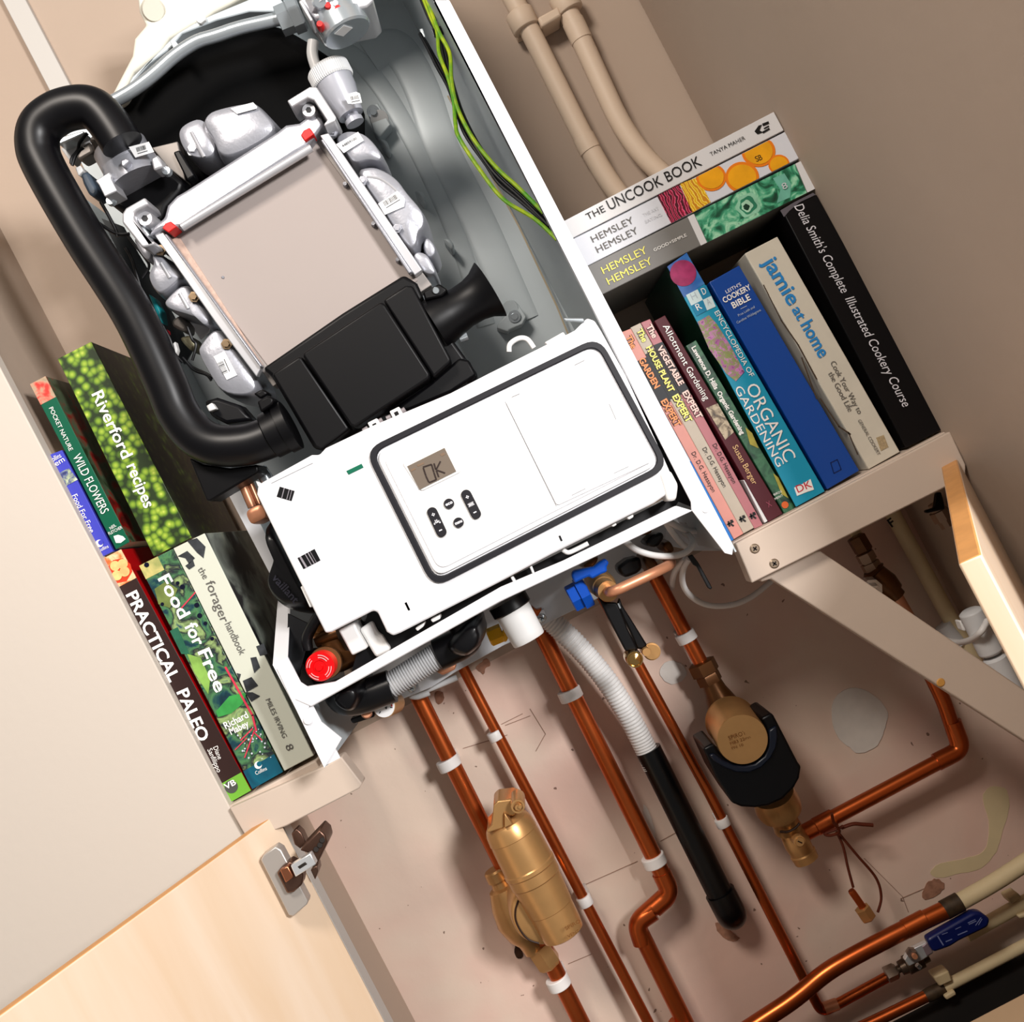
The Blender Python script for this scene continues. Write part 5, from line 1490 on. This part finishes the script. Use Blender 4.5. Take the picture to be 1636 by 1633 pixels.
MB().lathe(p_ + Vector((0, .03, 0)), p_, [(0, pxr(14, 1.06)), (.85, pxr(14, 1.06)), (.95, pxr(13, 1.06)), (.955, pxr(11, 1.06)), (.92, pxr(10, 1.06)), (1, .0001)], 28).build('brass_screw', mat('polished_brass', '#D9B27A', .12, 1.0), bo)
# skirt inside, right
part_prism('cable_clamp', mat('clamp_grey', '#7B7C80', .4, .4), bo, q('i', (1370, 20), (1460, 0), (1500, 80), (1530, 130), (1440, 110), (1420, 70)), 1.20, 1.23, .002)
part_prism('cable_clamp', mat('clamp_grey', '#7B7C80'), bo, q('i', (1560, 60), (1600, 40), (1633, 160), (1633, 200), (1590, 150)), 1.15, 1.18, .002)
# ================================================================== copper pipework on the lower wall
M_clip = mat('clip_white', '#DDD9D6', .45)
YPW = 1.262
def pipe(name, label, reg, pts, rpx, y=YPW, r_f=.02, m=M_copper, group=None, cat='pipe', seg=20):
    w = W(reg, y, *pts)
    o = MB().tube(fillet(w, r_f), pxr(rpx, y if not isinstance(y, (list, tuple)) else y[0]), seg).build(name, m)
    return tag(o, label, cat, group or ('copper pipes on the lower wall' if m is M_copper else 'cream painted pipes'))

def elbow(parent, a, b, c, r, y=YPW, arm=.022, m=M_copper, name='elbow_fitting', rf=.014):
    """soldered bend at photo point b between a and c"""
    A, B, C = P(a, y), P(b, y), P(c, y)
    p0 = B + (A - B).normalized() * arm
    p2 = B + (C - B).normalized() * arm
    return MB().tube(fillet([p0, B, p2], rf, 10), r, 22).build(name, m, parent)

p1 = pipe('copper_pipe', 'thick copper pipe farthest left, running into the brass air separator', 'M', [(-190, -240), (745, 1633), (980, 2100)], 13.8)
p2 = pipe('copper_pipe', 'thin copper pipe passing just right of the brass air separator', 'M', [(60, -350), (1095, 1633), (1330, 2100)], 8.8)
p3 = pipe('copper_pipe', 'copper pipe below the white cup, jogging left at its foot', 'M', [(420, -640), (1215, 950), (1030, 1115), (1310, 1680), (1518, 2100)], 14, r_f=.012)
for a, b_, c in (((1130, 780), (1215, 960), (1110, 1050)), ((1140, 1040), (1032, 1115), (1060, 1200))):
    elbow(p3, q1('M', *a), q1('M', *b_), q1('M', *c), pxr(15.6, YPW), arm=.028 if c[0] > 1080 else .026)
for a, b_ in (((1245, 1620), (1280, 1690)),):
    MB().lathe(P(q1('M', *a), YPW), P(q1('M', *b_), YPW), [(0, pxr(15.2, YPW)), (1, pxr(15.2, YPW))], 22).build('elbow_fitting', M_copper, p3)
p6 = pipe('copper_pipe', 'copper pipe dropping from the boiler into the magnetic filter', 'K', [(640, 80), (1062, 880)], 12)
p5 = pipe('copper_pipe', 'thin copper pipe right of the black waste pipe, turning along to the lever valve', 'L', [(-572, -590), (-10, 440), (500, 1440), (575, 1580), (650, 1545), (930, 1392)], 8.3, y=1.27, r_f=.018)
MB().lathe(P(q1('L', 590, 1562), 1.27), P(q1('L', 660, 1538), 1.27), [(0, pxr(9.6, 1.27)), (1, pxr(9.6, 1.27))], 20).build('elbow_fitting', M_copper2, p5)
p7 = pipe('copper_pipe', 'copper pipe from the filter outlet rising behind the brace', 'L', [(480, 650), (1300, 215), (1215, -40), (1100, -280)], 12.2, y=1.255, r_f=.014)
elbow(p7, q1('L', 1200, 265), q1('L', 1312, 208), q1('L', 1260, 70), pxr(14.2, 1.255), 1.255, arm=.036)
p8 = pipe('copper_pipe', 'thick copper pipe curving across the bottom right corner', 'L', [(-400, 2060), (60, 1760), (240, 1640), (440, 1510), (600, 1370), (760, 1280), (1010, 1150), (1240, 1040)], 14.2, y=1.225, r_f=.03)
MB().lathe(P(q1('L', 1010, 1150), 1.225), P(q1('L', 1120, 1093), 1.225), [(0, pxr(14.2, 1.225)), (.02, pxr(15, 1.225)), (.98, pxr(15, 1.225)), (1, pxr(14.3, 1.225))], 22).build('joint_sleeve', M_copper, p8)
MB().lathe(P(q1('L', 1215, 1050), 1.225), P(q1('L', 1300, 1005), 1.225), [(0, pxr(15.2, 1.225)), (1, pxr(15.2, 1.225))], 22).build('solder_joint', mat('grey_solder', '#5E4E3C', .6, .5, var=.5, vscale=90), p8)
MB().tube(fillet(W('L', 1.225, (1295, 1008), (1480, 905), (1700, 760)), .05), pxr(13.5, 1.225), 20).build('painted_length', M_cream, p8)
p10 = pipe('copper_pipe', 'copper pipe at the foot of the wall changing to cream paint, lowest of all', 'L', [(200, 1930), (830, 1640), (1170, 1475)], 9.2, y=1.262)
MB().lathe(P(q1('L', 1120, 1500), 1.262), P(q1('L', 1215, 1452), 1.262), [(0, pxr(9.8, 1.262)), (.3, pxr(10.8, 1.262)), (1, pxr(9.8, 1.262))], 20).build('solder_joint', mat('grey_solder', '#5E4E3C'), p10)
MB().tube(W('L', 1.262, (1205, 1457), (1700, 1200)), pxr(9.4, 1.262), 20).build('painted_length', M_cream, p10)
pc = pipe('painted_pipe', 'cream painted pipe beneath the blue lever, between two other pipes', 'L', [(1330, 1180), (1500, 1085), (1720, 960)], 11, y=1.268, m=M_cream)

def clip(label, reg, a, b, r, y=YPW, w=.012, m=M_clip):
    A, B = P(q1(reg, *a), y), P(q1(reg, *b), y)
    c = (A + B) / 2
    t = thing('pipe_clip', label, 'pipe clip', Vector((c.x, YB, c.z)), 'white pipe clips')
    clip_ring(t, c, B - A, r, w, m, 'clip_ring')
    return t
r22, r15 = pxr(13.8, YPW), pxr(8.8, YPW)
clip('white clip on the thick copper pipe farthest left, above the air separator', 'J', (1010, 1160), (1060, 1255), r22, w=.0135)
clip('white clip on the thick copper pipe, below the air separator', 'M', (605, 1380), (650, 1470), r22, w=.0135)
clip('white clip high on the thin copper pipe, left of the white cup pipe', 'J', (1255, 1020), (1300, 1105), r15, w=.012)
clip('white clip peeping out beside the brass air separator', 'M', (745, 960), (785, 1040), r15, w=.013)
clip('white clip on the copper pipe below the white cup', 'K', (340, 960), (385, 1060), pxr(14, YPW), w=.0135)
clip('white clip just above the jog in the copper pipe', 'M', (1105, 740), (1150, 840), pxr(14, YPW), w=.0135)
clip('white clip on the copper pipe above the magnetic filter', 'K', (945, 670), (990, 750), pxr(12, YPW), w=.0125)
clip('white clip on the thin copper pipe beside the magnetic filter', 'L', (40, 550), (80, 630), pxr(8.3, 1.27), y=1.27, w=.0115)
M_ccl = mat('cream_clip', '#C3B496', .5)
def saddle(label, reg, pts, y):
    o = MB().prism(q(reg, *pts), y - .012, y + .008).build('pipe_clip', M_ccl, bevel=.002)
    return tag(o, label, 'pipe clip', 'painted pipe clips')
saddle('painted clip on the lowest pipe, below the blue lever', 'L', [(1160, 1400), (1240, 1365), (1262, 1420), (1195, 1450)], 1.262)
saddle('painted clip foot in front of the dark gap, under the lowest pipe', 'L', [(1218, 1500), (1270, 1468), (1285, 1492), (1232, 1522)], 1.262)
saddle('painted clip on the middle cream pipe at the right edge', 'L', [(1545, 985), (1600, 958), (1625, 985), (1570, 1022)], 1.268)
saddle('small painted clip end under the middle cream pipe at the right edge', 'L', [(1600, 1078), (1660, 1058), (1660, 1085), (1612, 1098)], 1.268)

# ------------------------------------------------ brass air separator
ya = 1.19
k_ = pxr(1, ya)
sp = thing('air_separator', 'big gold brass air separator on the thick left pipe', 'air separator', P(q1('m', 800, 1500), ya))
A_, B_ = P(q1('m', 330, 370), ya), P(q1('m', 925, 1525), ya)
MB().lathe(A_, B_, [(-.075, 20 * k_), (-.05, 30 * k_), (-.02, 36 * k_), (.02, 39.5 * k_), (.10, 41 * k_), (.105, 40.2 * k_), (.18, 41 * k_), (.30, 41.5 * k_), (.36, 42 * k_), (.37, 43.5 * k_), (.40, 43.5 * k_), (.41, 42 * k_), (.49, 42 * k_), (.50, 40.5 * k_), (.75, 37.5 * k_), (.755, 36.6 * k_), (.93, 35.5 * k_), (.985, 34 * k_), (1, 29 * k_), (1.005, 10 * k_)], 44).build('vessel', M_brass, sp, sharp=20)
part_prism('vent_head', M_brass, sp, q('m', (185, 175), (230, 128), (390, 108), (460, 130), (480, 200), (400, 280), (360, 290), (300, 262), (300, 410), (130, 465), (112, 440), (172, 380)), 1.165, 1.215, .005, bseg=3)
part_prism('vent_rib', M_brass, sp, q('m', (300, 255), (385, 372), (300, 415)), 1.158, 1.18, .001)
p_ = P(q1('m', 440, 188), 1.15)
bs = MB().lathe(p_ + Vector((0, .04, 0)), p_, [(0, pxr(12, 1.15)), (.9, pxr(12, 1.15)), (1, pxr(11, 1.15)), (1, pxr(8, 1.15)), (.93, pxr(8, 1.15)), (.93, pxr(5, 1.15)), (1.1, pxr(4.5, 1.15))], 26).build('bleed_screw', M_brass, sp)
p_ = P(q1('m', 462, 188), 1.145)
MB().lathe(p_ + Vector((0, .003, 0)), p_ - Vector((0, .002, 0)), [(0, .0028), (1, .0022)], 6).build('bleed_key', M_brass, bs)
A_, B_ = P(q1('m', 190, 840), YPW), P(q1('m', 620, 1690), YPW)
kw = pxr(1, YPW)
MB().lathe(A_, B_, [(0, 16 * kw), (.02, 18.5 * kw), (.12, 18.5 * kw), (.13, 15 * kw), (.2, 17 * kw), (.22, 24 * kw), (.4, 33 * kw), (.6, 37 * kw), (.78, 30 * kw), (.88, 20 * kw), (1, 17 * kw)], 36).build('pipe_housing', M_brass, sp)
p_ = P(q1('m', 620, 1330), 1.205)
MB().blob(q('m', (370, 1060), (600, 980), (900, 1150), (980, 1400), (920, 1660), (680, 1700), (460, 1610), (350, 1450), (310, 1260)), 1.188, 1.265, .22).build('vessel_shoulder', M_brass, sp, sharp=80)
gr = spline(W('m', 1.1875, (445, 1165), (415, 1270), (420, 1380), (480, 1500), (560, 1580), (660, 1615)), 6)
part_tube('seam_line', mat('dark_seam', '#3A2210', .6), sp, gr, .0012, 6)
MB().lathe(P(q1('M', 520, 1235), YPW), P(q1('M', 590, 1340), YPW), [(0, 17 * kw), (.02, 21 * kw), (.85, 21 * kw), (1, 17 * kw)], 6).build('compression_nut', M_brass, sp)
lettering(sp, mat('stamp_brown', '#7A5226', .5), 1.152, [T('M', 'SPIRO', (668, 1155), (745, 1112), 6), T('M', 'VENT', (680, 1195), (740, 1162), 5)], 'stamped_mark')
# ------------------------------------------------ magnetic filter
mf = thing('magnetic_filter', 'brass filter with black magnet collar under the copper pipe', 'filter', P(q1('n', 900, 1600), 1.2))
A_, B_ = P(q1('n', 190, 110), YPW), P(q1('n', 300, 330), YPW)
MB().lathe(A_, B_, [(0, 17 * kw), (.05, 23 * kw), (.55, 23 * kw), (.6, 19 * kw), (.7, 20 * kw), (1, 20 * kw)], 6, .4).build('compression_nut', M_darkb, mf)
MB().lathe(P(q1('n', 290, 300), YPW), P(q1('n', 420, 560), YPW), [(0, 16 * kw), (.4, 18 * kw), (1, 26 * kw)], 30).build('inlet_neck', M_darkb, mf)
c1, c2 = P(q1('n', 505, 730), 1.245), P(q1('n', 628, 925), 1.165)
R_ = pxr(41, 1.17)
MB().lathe(c1, c2, [(0, R_ * 1.02), (.03, R_ * 1.06), (.06, R_), (.97, R_), (1, R_ * .97)], 48).build('filter_drum', M_brass, mf)
lettering(mf, mat('stamp_brown', '#7A5226'), c2.y - .0006, [T('n', 'SPIROTRAP', (490, 935), (770, 835), 7), T('n', 'MB3 22mm', (505, 985), (730, 905), 5), T('n', 'PN 10', (520, 1030), (640, 990), 4)], 'stamped_mark')
mg = MB().prism(q('n', (215, 1020), (330, 960), (380, 1050), (450, 1120), (540, 1175), (650, 1200), (760, 1165), (850, 1090), (890, 1000), (895, 900), (860, 780), (820, 705), (930, 645), (960, 680), (1210, 1165), (1245, 1210), (1225, 1330), (1170, 1430), (1050, 1550), (900, 1620), (760, 1640), (620, 1630), (520, 1590), (480, 1525), (350, 1320)), 1.172, 1.245)
mg.build('magnet_collar', mat('magnet_black', '#0B0D14', .35, spec=.25), mf, bevel=.003, bseg=3)
band_ = q('n', (280, 1090), (330, 1070), (420, 1140), (540, 1195), (650, 1205), (760, 1180), (860, 1100), (900, 1000), (905, 830), (985, 780), (1000, 900), (985, 1010), (930, 1120), (830, 1220), (700, 1275), (560, 1270), (430, 1215), (330, 1150))
part_prism('collar_rim', mat('rim_slate', '#20293A', .35), mf, band_, 1.168, 1.18, .002)
MB().lathe(P(q1('L', 320, 440), 1.215), P(q1('L', 400, 620), 1.235), [(0, 33 * kw), (.35, 36 * kw), (.5, 34 * kw), (.56, 22 * kw), (.85, 21 * kw), (1, 22 * kw)], 30).build('drain_neck', M_brass, mf)
p_ = P(q1('L', 465, 700), 1.24)
MB().lathe(P(q1('L', 400, 610), 1.24), P(q1('L', 500, 790), 1.24), [(0, 17 * kw), (.2, 19 * kw), (.5, 21 * kw), (.75, 19 * kw), (.78, 21 * kw), (.98, 20 * kw), (1, 15 * kw)], 28).build('valve_body', M_brass, mf)
p_ = P(q1('L', 464, 694), 1.205)
vs_ = MB().lathe(p_ + Vector((0, .03, 0)), p_, [(0, pxr(9.5, 1.2)), (.93, pxr(9.5, 1.2)), (.94, pxr(7.5, 1.2)), (1, pxr(7, 1.2))], 24).build('valve_screw', M_brass, mf)
MB().strip(*q('L', (455, 690), (474, 699)), 2, 1.2045).build('screw_slot', mat('dark_seam', '#3A2210'), vs_)
part_tube('neck_ring', mat('dark_seam', '#3A2210'), mf, spline(W('L', 1.21, (360, 640), (400, 640), (440, 620), (462, 595)), 5), .0016, 8)
MB().lathe(P(q1('L', 480, 650), 1.255), P(q1('L', 640, 567), 1.255), [(0, 13.5 * kw), (.4, 13.5 * kw), (.42, 14.6 * kw), (1, 14.6 * kw)], 24).build('outlet_sleeve', M_copper, mf)

# hanging drain key on a wire
M_wire = mat('rust_wire', '#6B3318', .5, .3)
dk = thing('drain_key', 'small brass drain fitting dangling on thin wire from the copper pipe', 'drain key', P(q1('L', 810, 1080), 1.25))
part_tube('wire_loop', M_wire, dk, spline(W('L', 1.243, (655, 640), (690, 720), (715, 830), (742, 930)), 8), .0017, 8)
part_tube('wire_loop', M_wire, dk, spline(W('L', 1.243, (660, 640), (760, 760), (860, 880), (888, 980), (870, 1060)), 8), .0017, 8)
part_tube('wire_twist', M_wire, dk, spline(W('L', [1.22, 1.225, 1.23, 1.24, 1.245, 1.243, 1.243], (630, 545), (640, 590), (670, 640), (620, 660), (595, 650), (660, 625), (690, 610)), 6), .0018, 8)
part_tube('wire_tail', M_wire, dk, spline(W('L', 1.245, (680, 620), (740, 600), (790, 602), (845, 606)), 6), .0024, 8)
MB().lathe(P(q1('L', 730, 945), 1.245), P(q1('L', 800, 1045), 1.245), [(0, pxr(5, 1.24)), (.1, pxr(6, 1.24)), (.8, pxr(6, 1.24)), (1, pxr(8, 1.24))], 18).build('hose_tail', mat('copper_pipe', ''), dk)
MB().lathe(P(q1('L', 785, 1035), 1.245), P(q1('L', 825, 1095), 1.245), [(0, pxr(11, 1.24)), (.05, pxr(13, 1.24)), (.9, pxr(13, 1.24)), (1, pxr(11, 1.24))], 6).build('hex_nut', M_brass, dk)

# ------------------------------------------------ lever valve bottom right
lv = thing('lever_valve', 'isolating valve with dark blue lever at the bottom right', 'valve', P(q1('k', 480, 950), 1.25))
yl_ = 1.262
MB().lathe(P(q1('k', 190, 1145), yl_), P(q1('k', 310, 1090), yl_), [(0, pxr(11, 1.26)), (.05, pxr(12.5, 1.26)), (.8, pxr(12.5, 1.26)), (1, pxr(9, 1.26))], 6).build('compression_nut', mat('plated_nut', '#A9A19A', .3, .9), lv)
MB().lathe(P(q1('k', 300, 1095), yl_), P(q1('k', 620, 930), yl_), [(0, pxr(6, 1.26)), (.12, pxr(6, 1.26)), (.13, pxr(11, 1.26)), (.3, pxr(12, 1.26)), (.32, pxr(15, 1.26)), (.8, pxr(15, 1.26)), (.82, pxr(11, 1.26)), (1, pxr(11, 1.26))], 24).build('valve_body', mat('dull_nickel', '#77695C', .4, .8), lv)
part_prism('lever_bracket', M_chrome, lv, q('k', (388, 985), (440, 885), (600, 808), (625, 800), (690, 905), (680, 920), (610, 965), (580, 985), (435, 1052)), 1.222, 1.23, .001)
p_ = P(q1('k', 488, 942), 1.21)
MB().lathe(p_ + Vector((0, .012, 0)), p_, [(0, pxr(8.5, 1.21)), (.5, pxr(8.5, 1.21)), (.55, pxr(8, 1.21)), (1, pxr(7, 1.21))], 6).build('spindle_nut', mat('plated_nut', ''), lv)
MB().lathe(p_ + Vector((0, .001, 0)), p_ - Vector((0, .003, 0)), [(0, pxr(4.5, 1.21)), (1, pxr(4.2, 1.21))], 18).build('spindle', M_copper2, lv)
MB().lathe(P(q1('k', 515, 1035), 1.235), P(q1('k', 550, 1065), 1.235), [(0, .003), (1, .003)], 10).build('stop_pin', M_steel, lv)
lvr = part_prism('lever', mat('navy_sleeve', '#1D2A63', .35), lv, rrect(q('k', (620, 775), (690, 730), (760, 690), (1110, 490), (1180, 488), (1285, 560), (1265, 640), (1170, 690), (960, 790), (870, 850), (692, 912)), 5, 3), 1.212, 1.226, .003)
part_prism('lever_plate', mat('plate_pinkgrey', '#9E8D92', .4, .4), lv, q('k', (575, 850), (625, 805), (685, 905), (620, 945)), 1.2205, 1.224, .0005)
mb = MB()
for p0, p1, w in (((1050, 600), (1125, 565), 1.2), ((1060, 615), (1135, 580), 1.2), ((1130, 625), (1185, 545), 1), ((1160, 620), (1195, 560), 1), ((780, 720), (835, 700), .9), ((920, 665), (975, 640), .9), ((945, 725), (1040, 685), 1.4), ((820, 795), (880, 770), 1.4)):
    mb.strip(*q('k', p0, p1), w, 1.2114)
mb.strip(*q('k', (735, 740), (790, 830)), 2, 1.2114)
mb.build('lever_marking', mat('pale_navy', '#7F86A8', .5), lvr)

# ------------------------------------------------ waste hose and black waste pipe
wp = thing('waste_pipe', 'black plastic waste pipe taking the white ribbed hose into the wall', 'pipe', P(q1('M', 1530, 1090), YPW))
k_ = pxr(1, 1.255)
wpts = [P(q1('M', 1095, 210), 1.255), P(q1('M', 1535, 1090), 1.255), P(q1('M', 1535, 1090), 1.255) + Vector((0, .05, 0))]
part_tube('waste_tube', mat('black_pvc', '#0D0E12', .32, spec=.35), wp, fillet(wpts, .02), 21 * k_, 26)
A_ = P(q1('M', 1470, 955), 1.255)
part_tube('waste_elbow', mat('black_pvc', ''), wp, fillet([A_, P(q1('M', 1540, 1090), 1.255), P(q1('M', 1540, 1090), 1.255) + Vector((0, .05, 0))], .018), 24.5 * k_, 28)
rh = spline(W('K', [1.24, 1.24, 1.243, 1.245, 1.25, 1.255, 1.255], (190, 570), (300, 660), (440, 800), (560, 950), (660, 1110), (745, 1270), (800, 1390)), 60)
L_ = len(rh)
hs = MB()
hs.tube(rh, pxr(17.5, 1.24), 20, rf=lambda t: 1.0 + .055 * math.sin(t * 60 * 2 * math.pi))
tag(hs.build('ribbed_hose', mat('white_hose', '#D6D4D2', .45), sharp=80), 'white ribbed hose curving from the boiler into the black waste pipe', 'hose')

# ------------------------------------------------ white cable, cable tie
M_cab = mat('white_cable', '#DCDAD8', .4)
cb = thing('power_cable', 'white power cable coiled under the right of the boiler and looping behind the brace', 'cable', P(q1('i', 1450, 400), 1.1))
rc = pxr(5.2, 1.1)
def cable(pts, reg, y):
    return part_tube('cable_run', M_cab, cb, spline(W(reg, y, *pts), 10), rc, 10)
cable([(740, 270), (800, 310), (900, 385), (1050, 435), (1200, 450), (1340, 435), (1440, 385), (1480, 310), (1450, 240), (1380, 190)], 'i', [1.06, 1.06, 1.06, 1.06, 1.07, 1.08, 1.09, 1.1, 1.12, 1.16])
cable([(1440, 370), (1360, 310), (1270, 200), (1210, 110), (1180, 60)], 'i', [1.11, 1.11, 1.10, 1.09, 1.08])
cable([(1150, 70), (1230, 85), (1330, 140), (1420, 175), (1530, 185)], 'i', [1.06, 1.07, 1.10, 1.13, 1.17])
cable([(985, 300), (955, 350), (948, 420), (975, 480), (1040, 530), (1120, 550), (1220, 540), (1310, 500), (1400, 430), (1470, 360)], 'K', [1.12, 1.14, 1.16, 1.18, 1.2, 1.21, 1.22, 1.23, 1.24, 1.25])
cable([(965, 305), (925, 345), (900, 395), (895, 455)], 'K', [1.13, 1.16, 1.2, 1.28])
tt = part_prism('cable_tie', M_wb, cb, q('K', (975, 290), (1000, 280), (1030, 320), (1042, 340), (1105, 455), (1095, 465), (1080, 455), (1022, 345), (1005, 335)), 1.10, 1.104, .001)

# ------------------------------------------------ dim corner behind the brace
M_dimp = M_pp
cp = pipe('painted_pipe', 'painted pipe marked with a letter F, behind the brace', 'j', [(360, -160), (480, 160), (1010, 1120), (1180, 1420), (1330, 1700)], 12.5, y=1.265, m=M_cream)
lettering(cp, I_k, 1.252, [T('j', 'F', (505, 335), (540, 310), 14, bold=.03)], 'pen_mark')
MB().lathe(P(q1('j', 940, 1165), 1.263), P(q1('j', 1080, 1330), 1.263), [(0, pxr(13.6, 1.26)), (1, pxr(13.6, 1.26))], 20).build('white_sleeve', M_gpl, cp)
vv = thing('isolating_valve', 'old brass valve with nuts in the dim corner, left of the pipe marked F', 'valve', P(q1('j', 560, 950), 1.262))
MB().tube(W('j', 1.262, (60, 140), (230, 440)), pxr(9, 1.262), 18).build('pipe_tail', M_cream, vv)
seq = [((195, 410), (275, 545), [(0, 12), (.05, 15), (.9, 15), (1, 12)], 6, M_darkb), ((265, 545), (345, 690), [(0, 11), (.06, 15), (.5, 15), (.52, 12), (.6, 12), (.62, 15.5), (1, 15.5)], 6, mat('aged_nickel', '#A08A78', .4, .6)),
       ((330, 690), (560, 930), [(0, 15), (.08, 20), (.12, 17), (.5, 21), (.8, 18), (.82, 14), (.98, 14), (1, 11)], 24, M_darkb), ((540, 910), (700, 1190), [(0, 10), (1, 10)], 18, M_copper2)]
for a, b_, pr_, sg, m_ in seq:
    MB().lathe(P(q1('j', *a), 1.25), P(q1('j', *b_), 1.25), [(t_, pxr(r_, 1.25)) for t_, r_ in pr_], sg).build('valve_body', m_, vv)
p_ = P(q1('j', 372, 890), 1.205)
MB().lathe(p_ + Vector((.004, .03, .004)), p_, [(0, pxr(17, 1.2)), (.5, pxr(17, 1.2)), (.52, pxr(12, 1.2)), (.9, pxr(11, 1.2)), (.92, pxr(6, 1.2)), (1, pxr(6, 1.2))], 8).build('valve_spindle', M_chrome, vv)
v2 = thing('drain_cock', 'small dark valve close to the top of the right cupboard door', 'valve', P(q1('j', 930, 280), 1.16))
MB().lathe(P(q1('j', 860, 130), 1.16), P(q1('j', 980, 330), 1.16), [(0, pxr(9, 1.26)), (.3, pxr(10, 1.26)), (.32, pxr(14, 1.26)), (.7, pxr(14, 1.26)), (.72, pxr(10, 1.26)), (1, pxr(9, 1.26))], 8).build('valve_body', mat('aged_nickel', ''), v2)
part_prism('valve_handle', M_blkp, v2, q('j', (800, 190), (880, 165), (895, 40), (930, 30), (955, 120), (965, 180), (870, 200), (810, 215)), 1.14, 1.15, .003)
wd_ = thing('pump_casing', 'white rounded casing half hidden behind the right cupboard door', 'casing', P(q1('j', 1300, 1450), 1.15))
MB().lathe(P(q1('j', 1170, 1035), 1.15), P(q1('j', 1360, 1415), 1.15), [(0, pxr(12, 1.24)), (.05, pxr(18, 1.24)), (.95, pxr(18, 1.24)), (1, pxr(14, 1.24))], 30).build('casing_body', M_gpl, wd_, bevel=.001)
MB().lathe(P(q1('j', 1372, 1435), 1.15), P(q1('j', 1560, 1800), 1.15), [(0, pxr(14, 1.24)), (.05, pxr(18, 1.24)), (1, pxr(18, 1.24))], 30).build('casing_body', M_gpl, wd_)
part_tube('white_lead', M_cab, wd_, spline(W('j', [1.255, 1.25, 1.22, 1.16, 1.125, 1.13], (700, 1130), (880, 1250), (1040, 1312), (1160, 1300), (1260, 1230), (1320, 1130)), 8), pxr(4.8, 1.23), 10)
part_prism('white_plug', M_wpl, wd_, q('j', (1085, 1135), (1105, 1125), (1150, 1200), (1140, 1222), (1115, 1215)), 1.18, 1.195, .002)
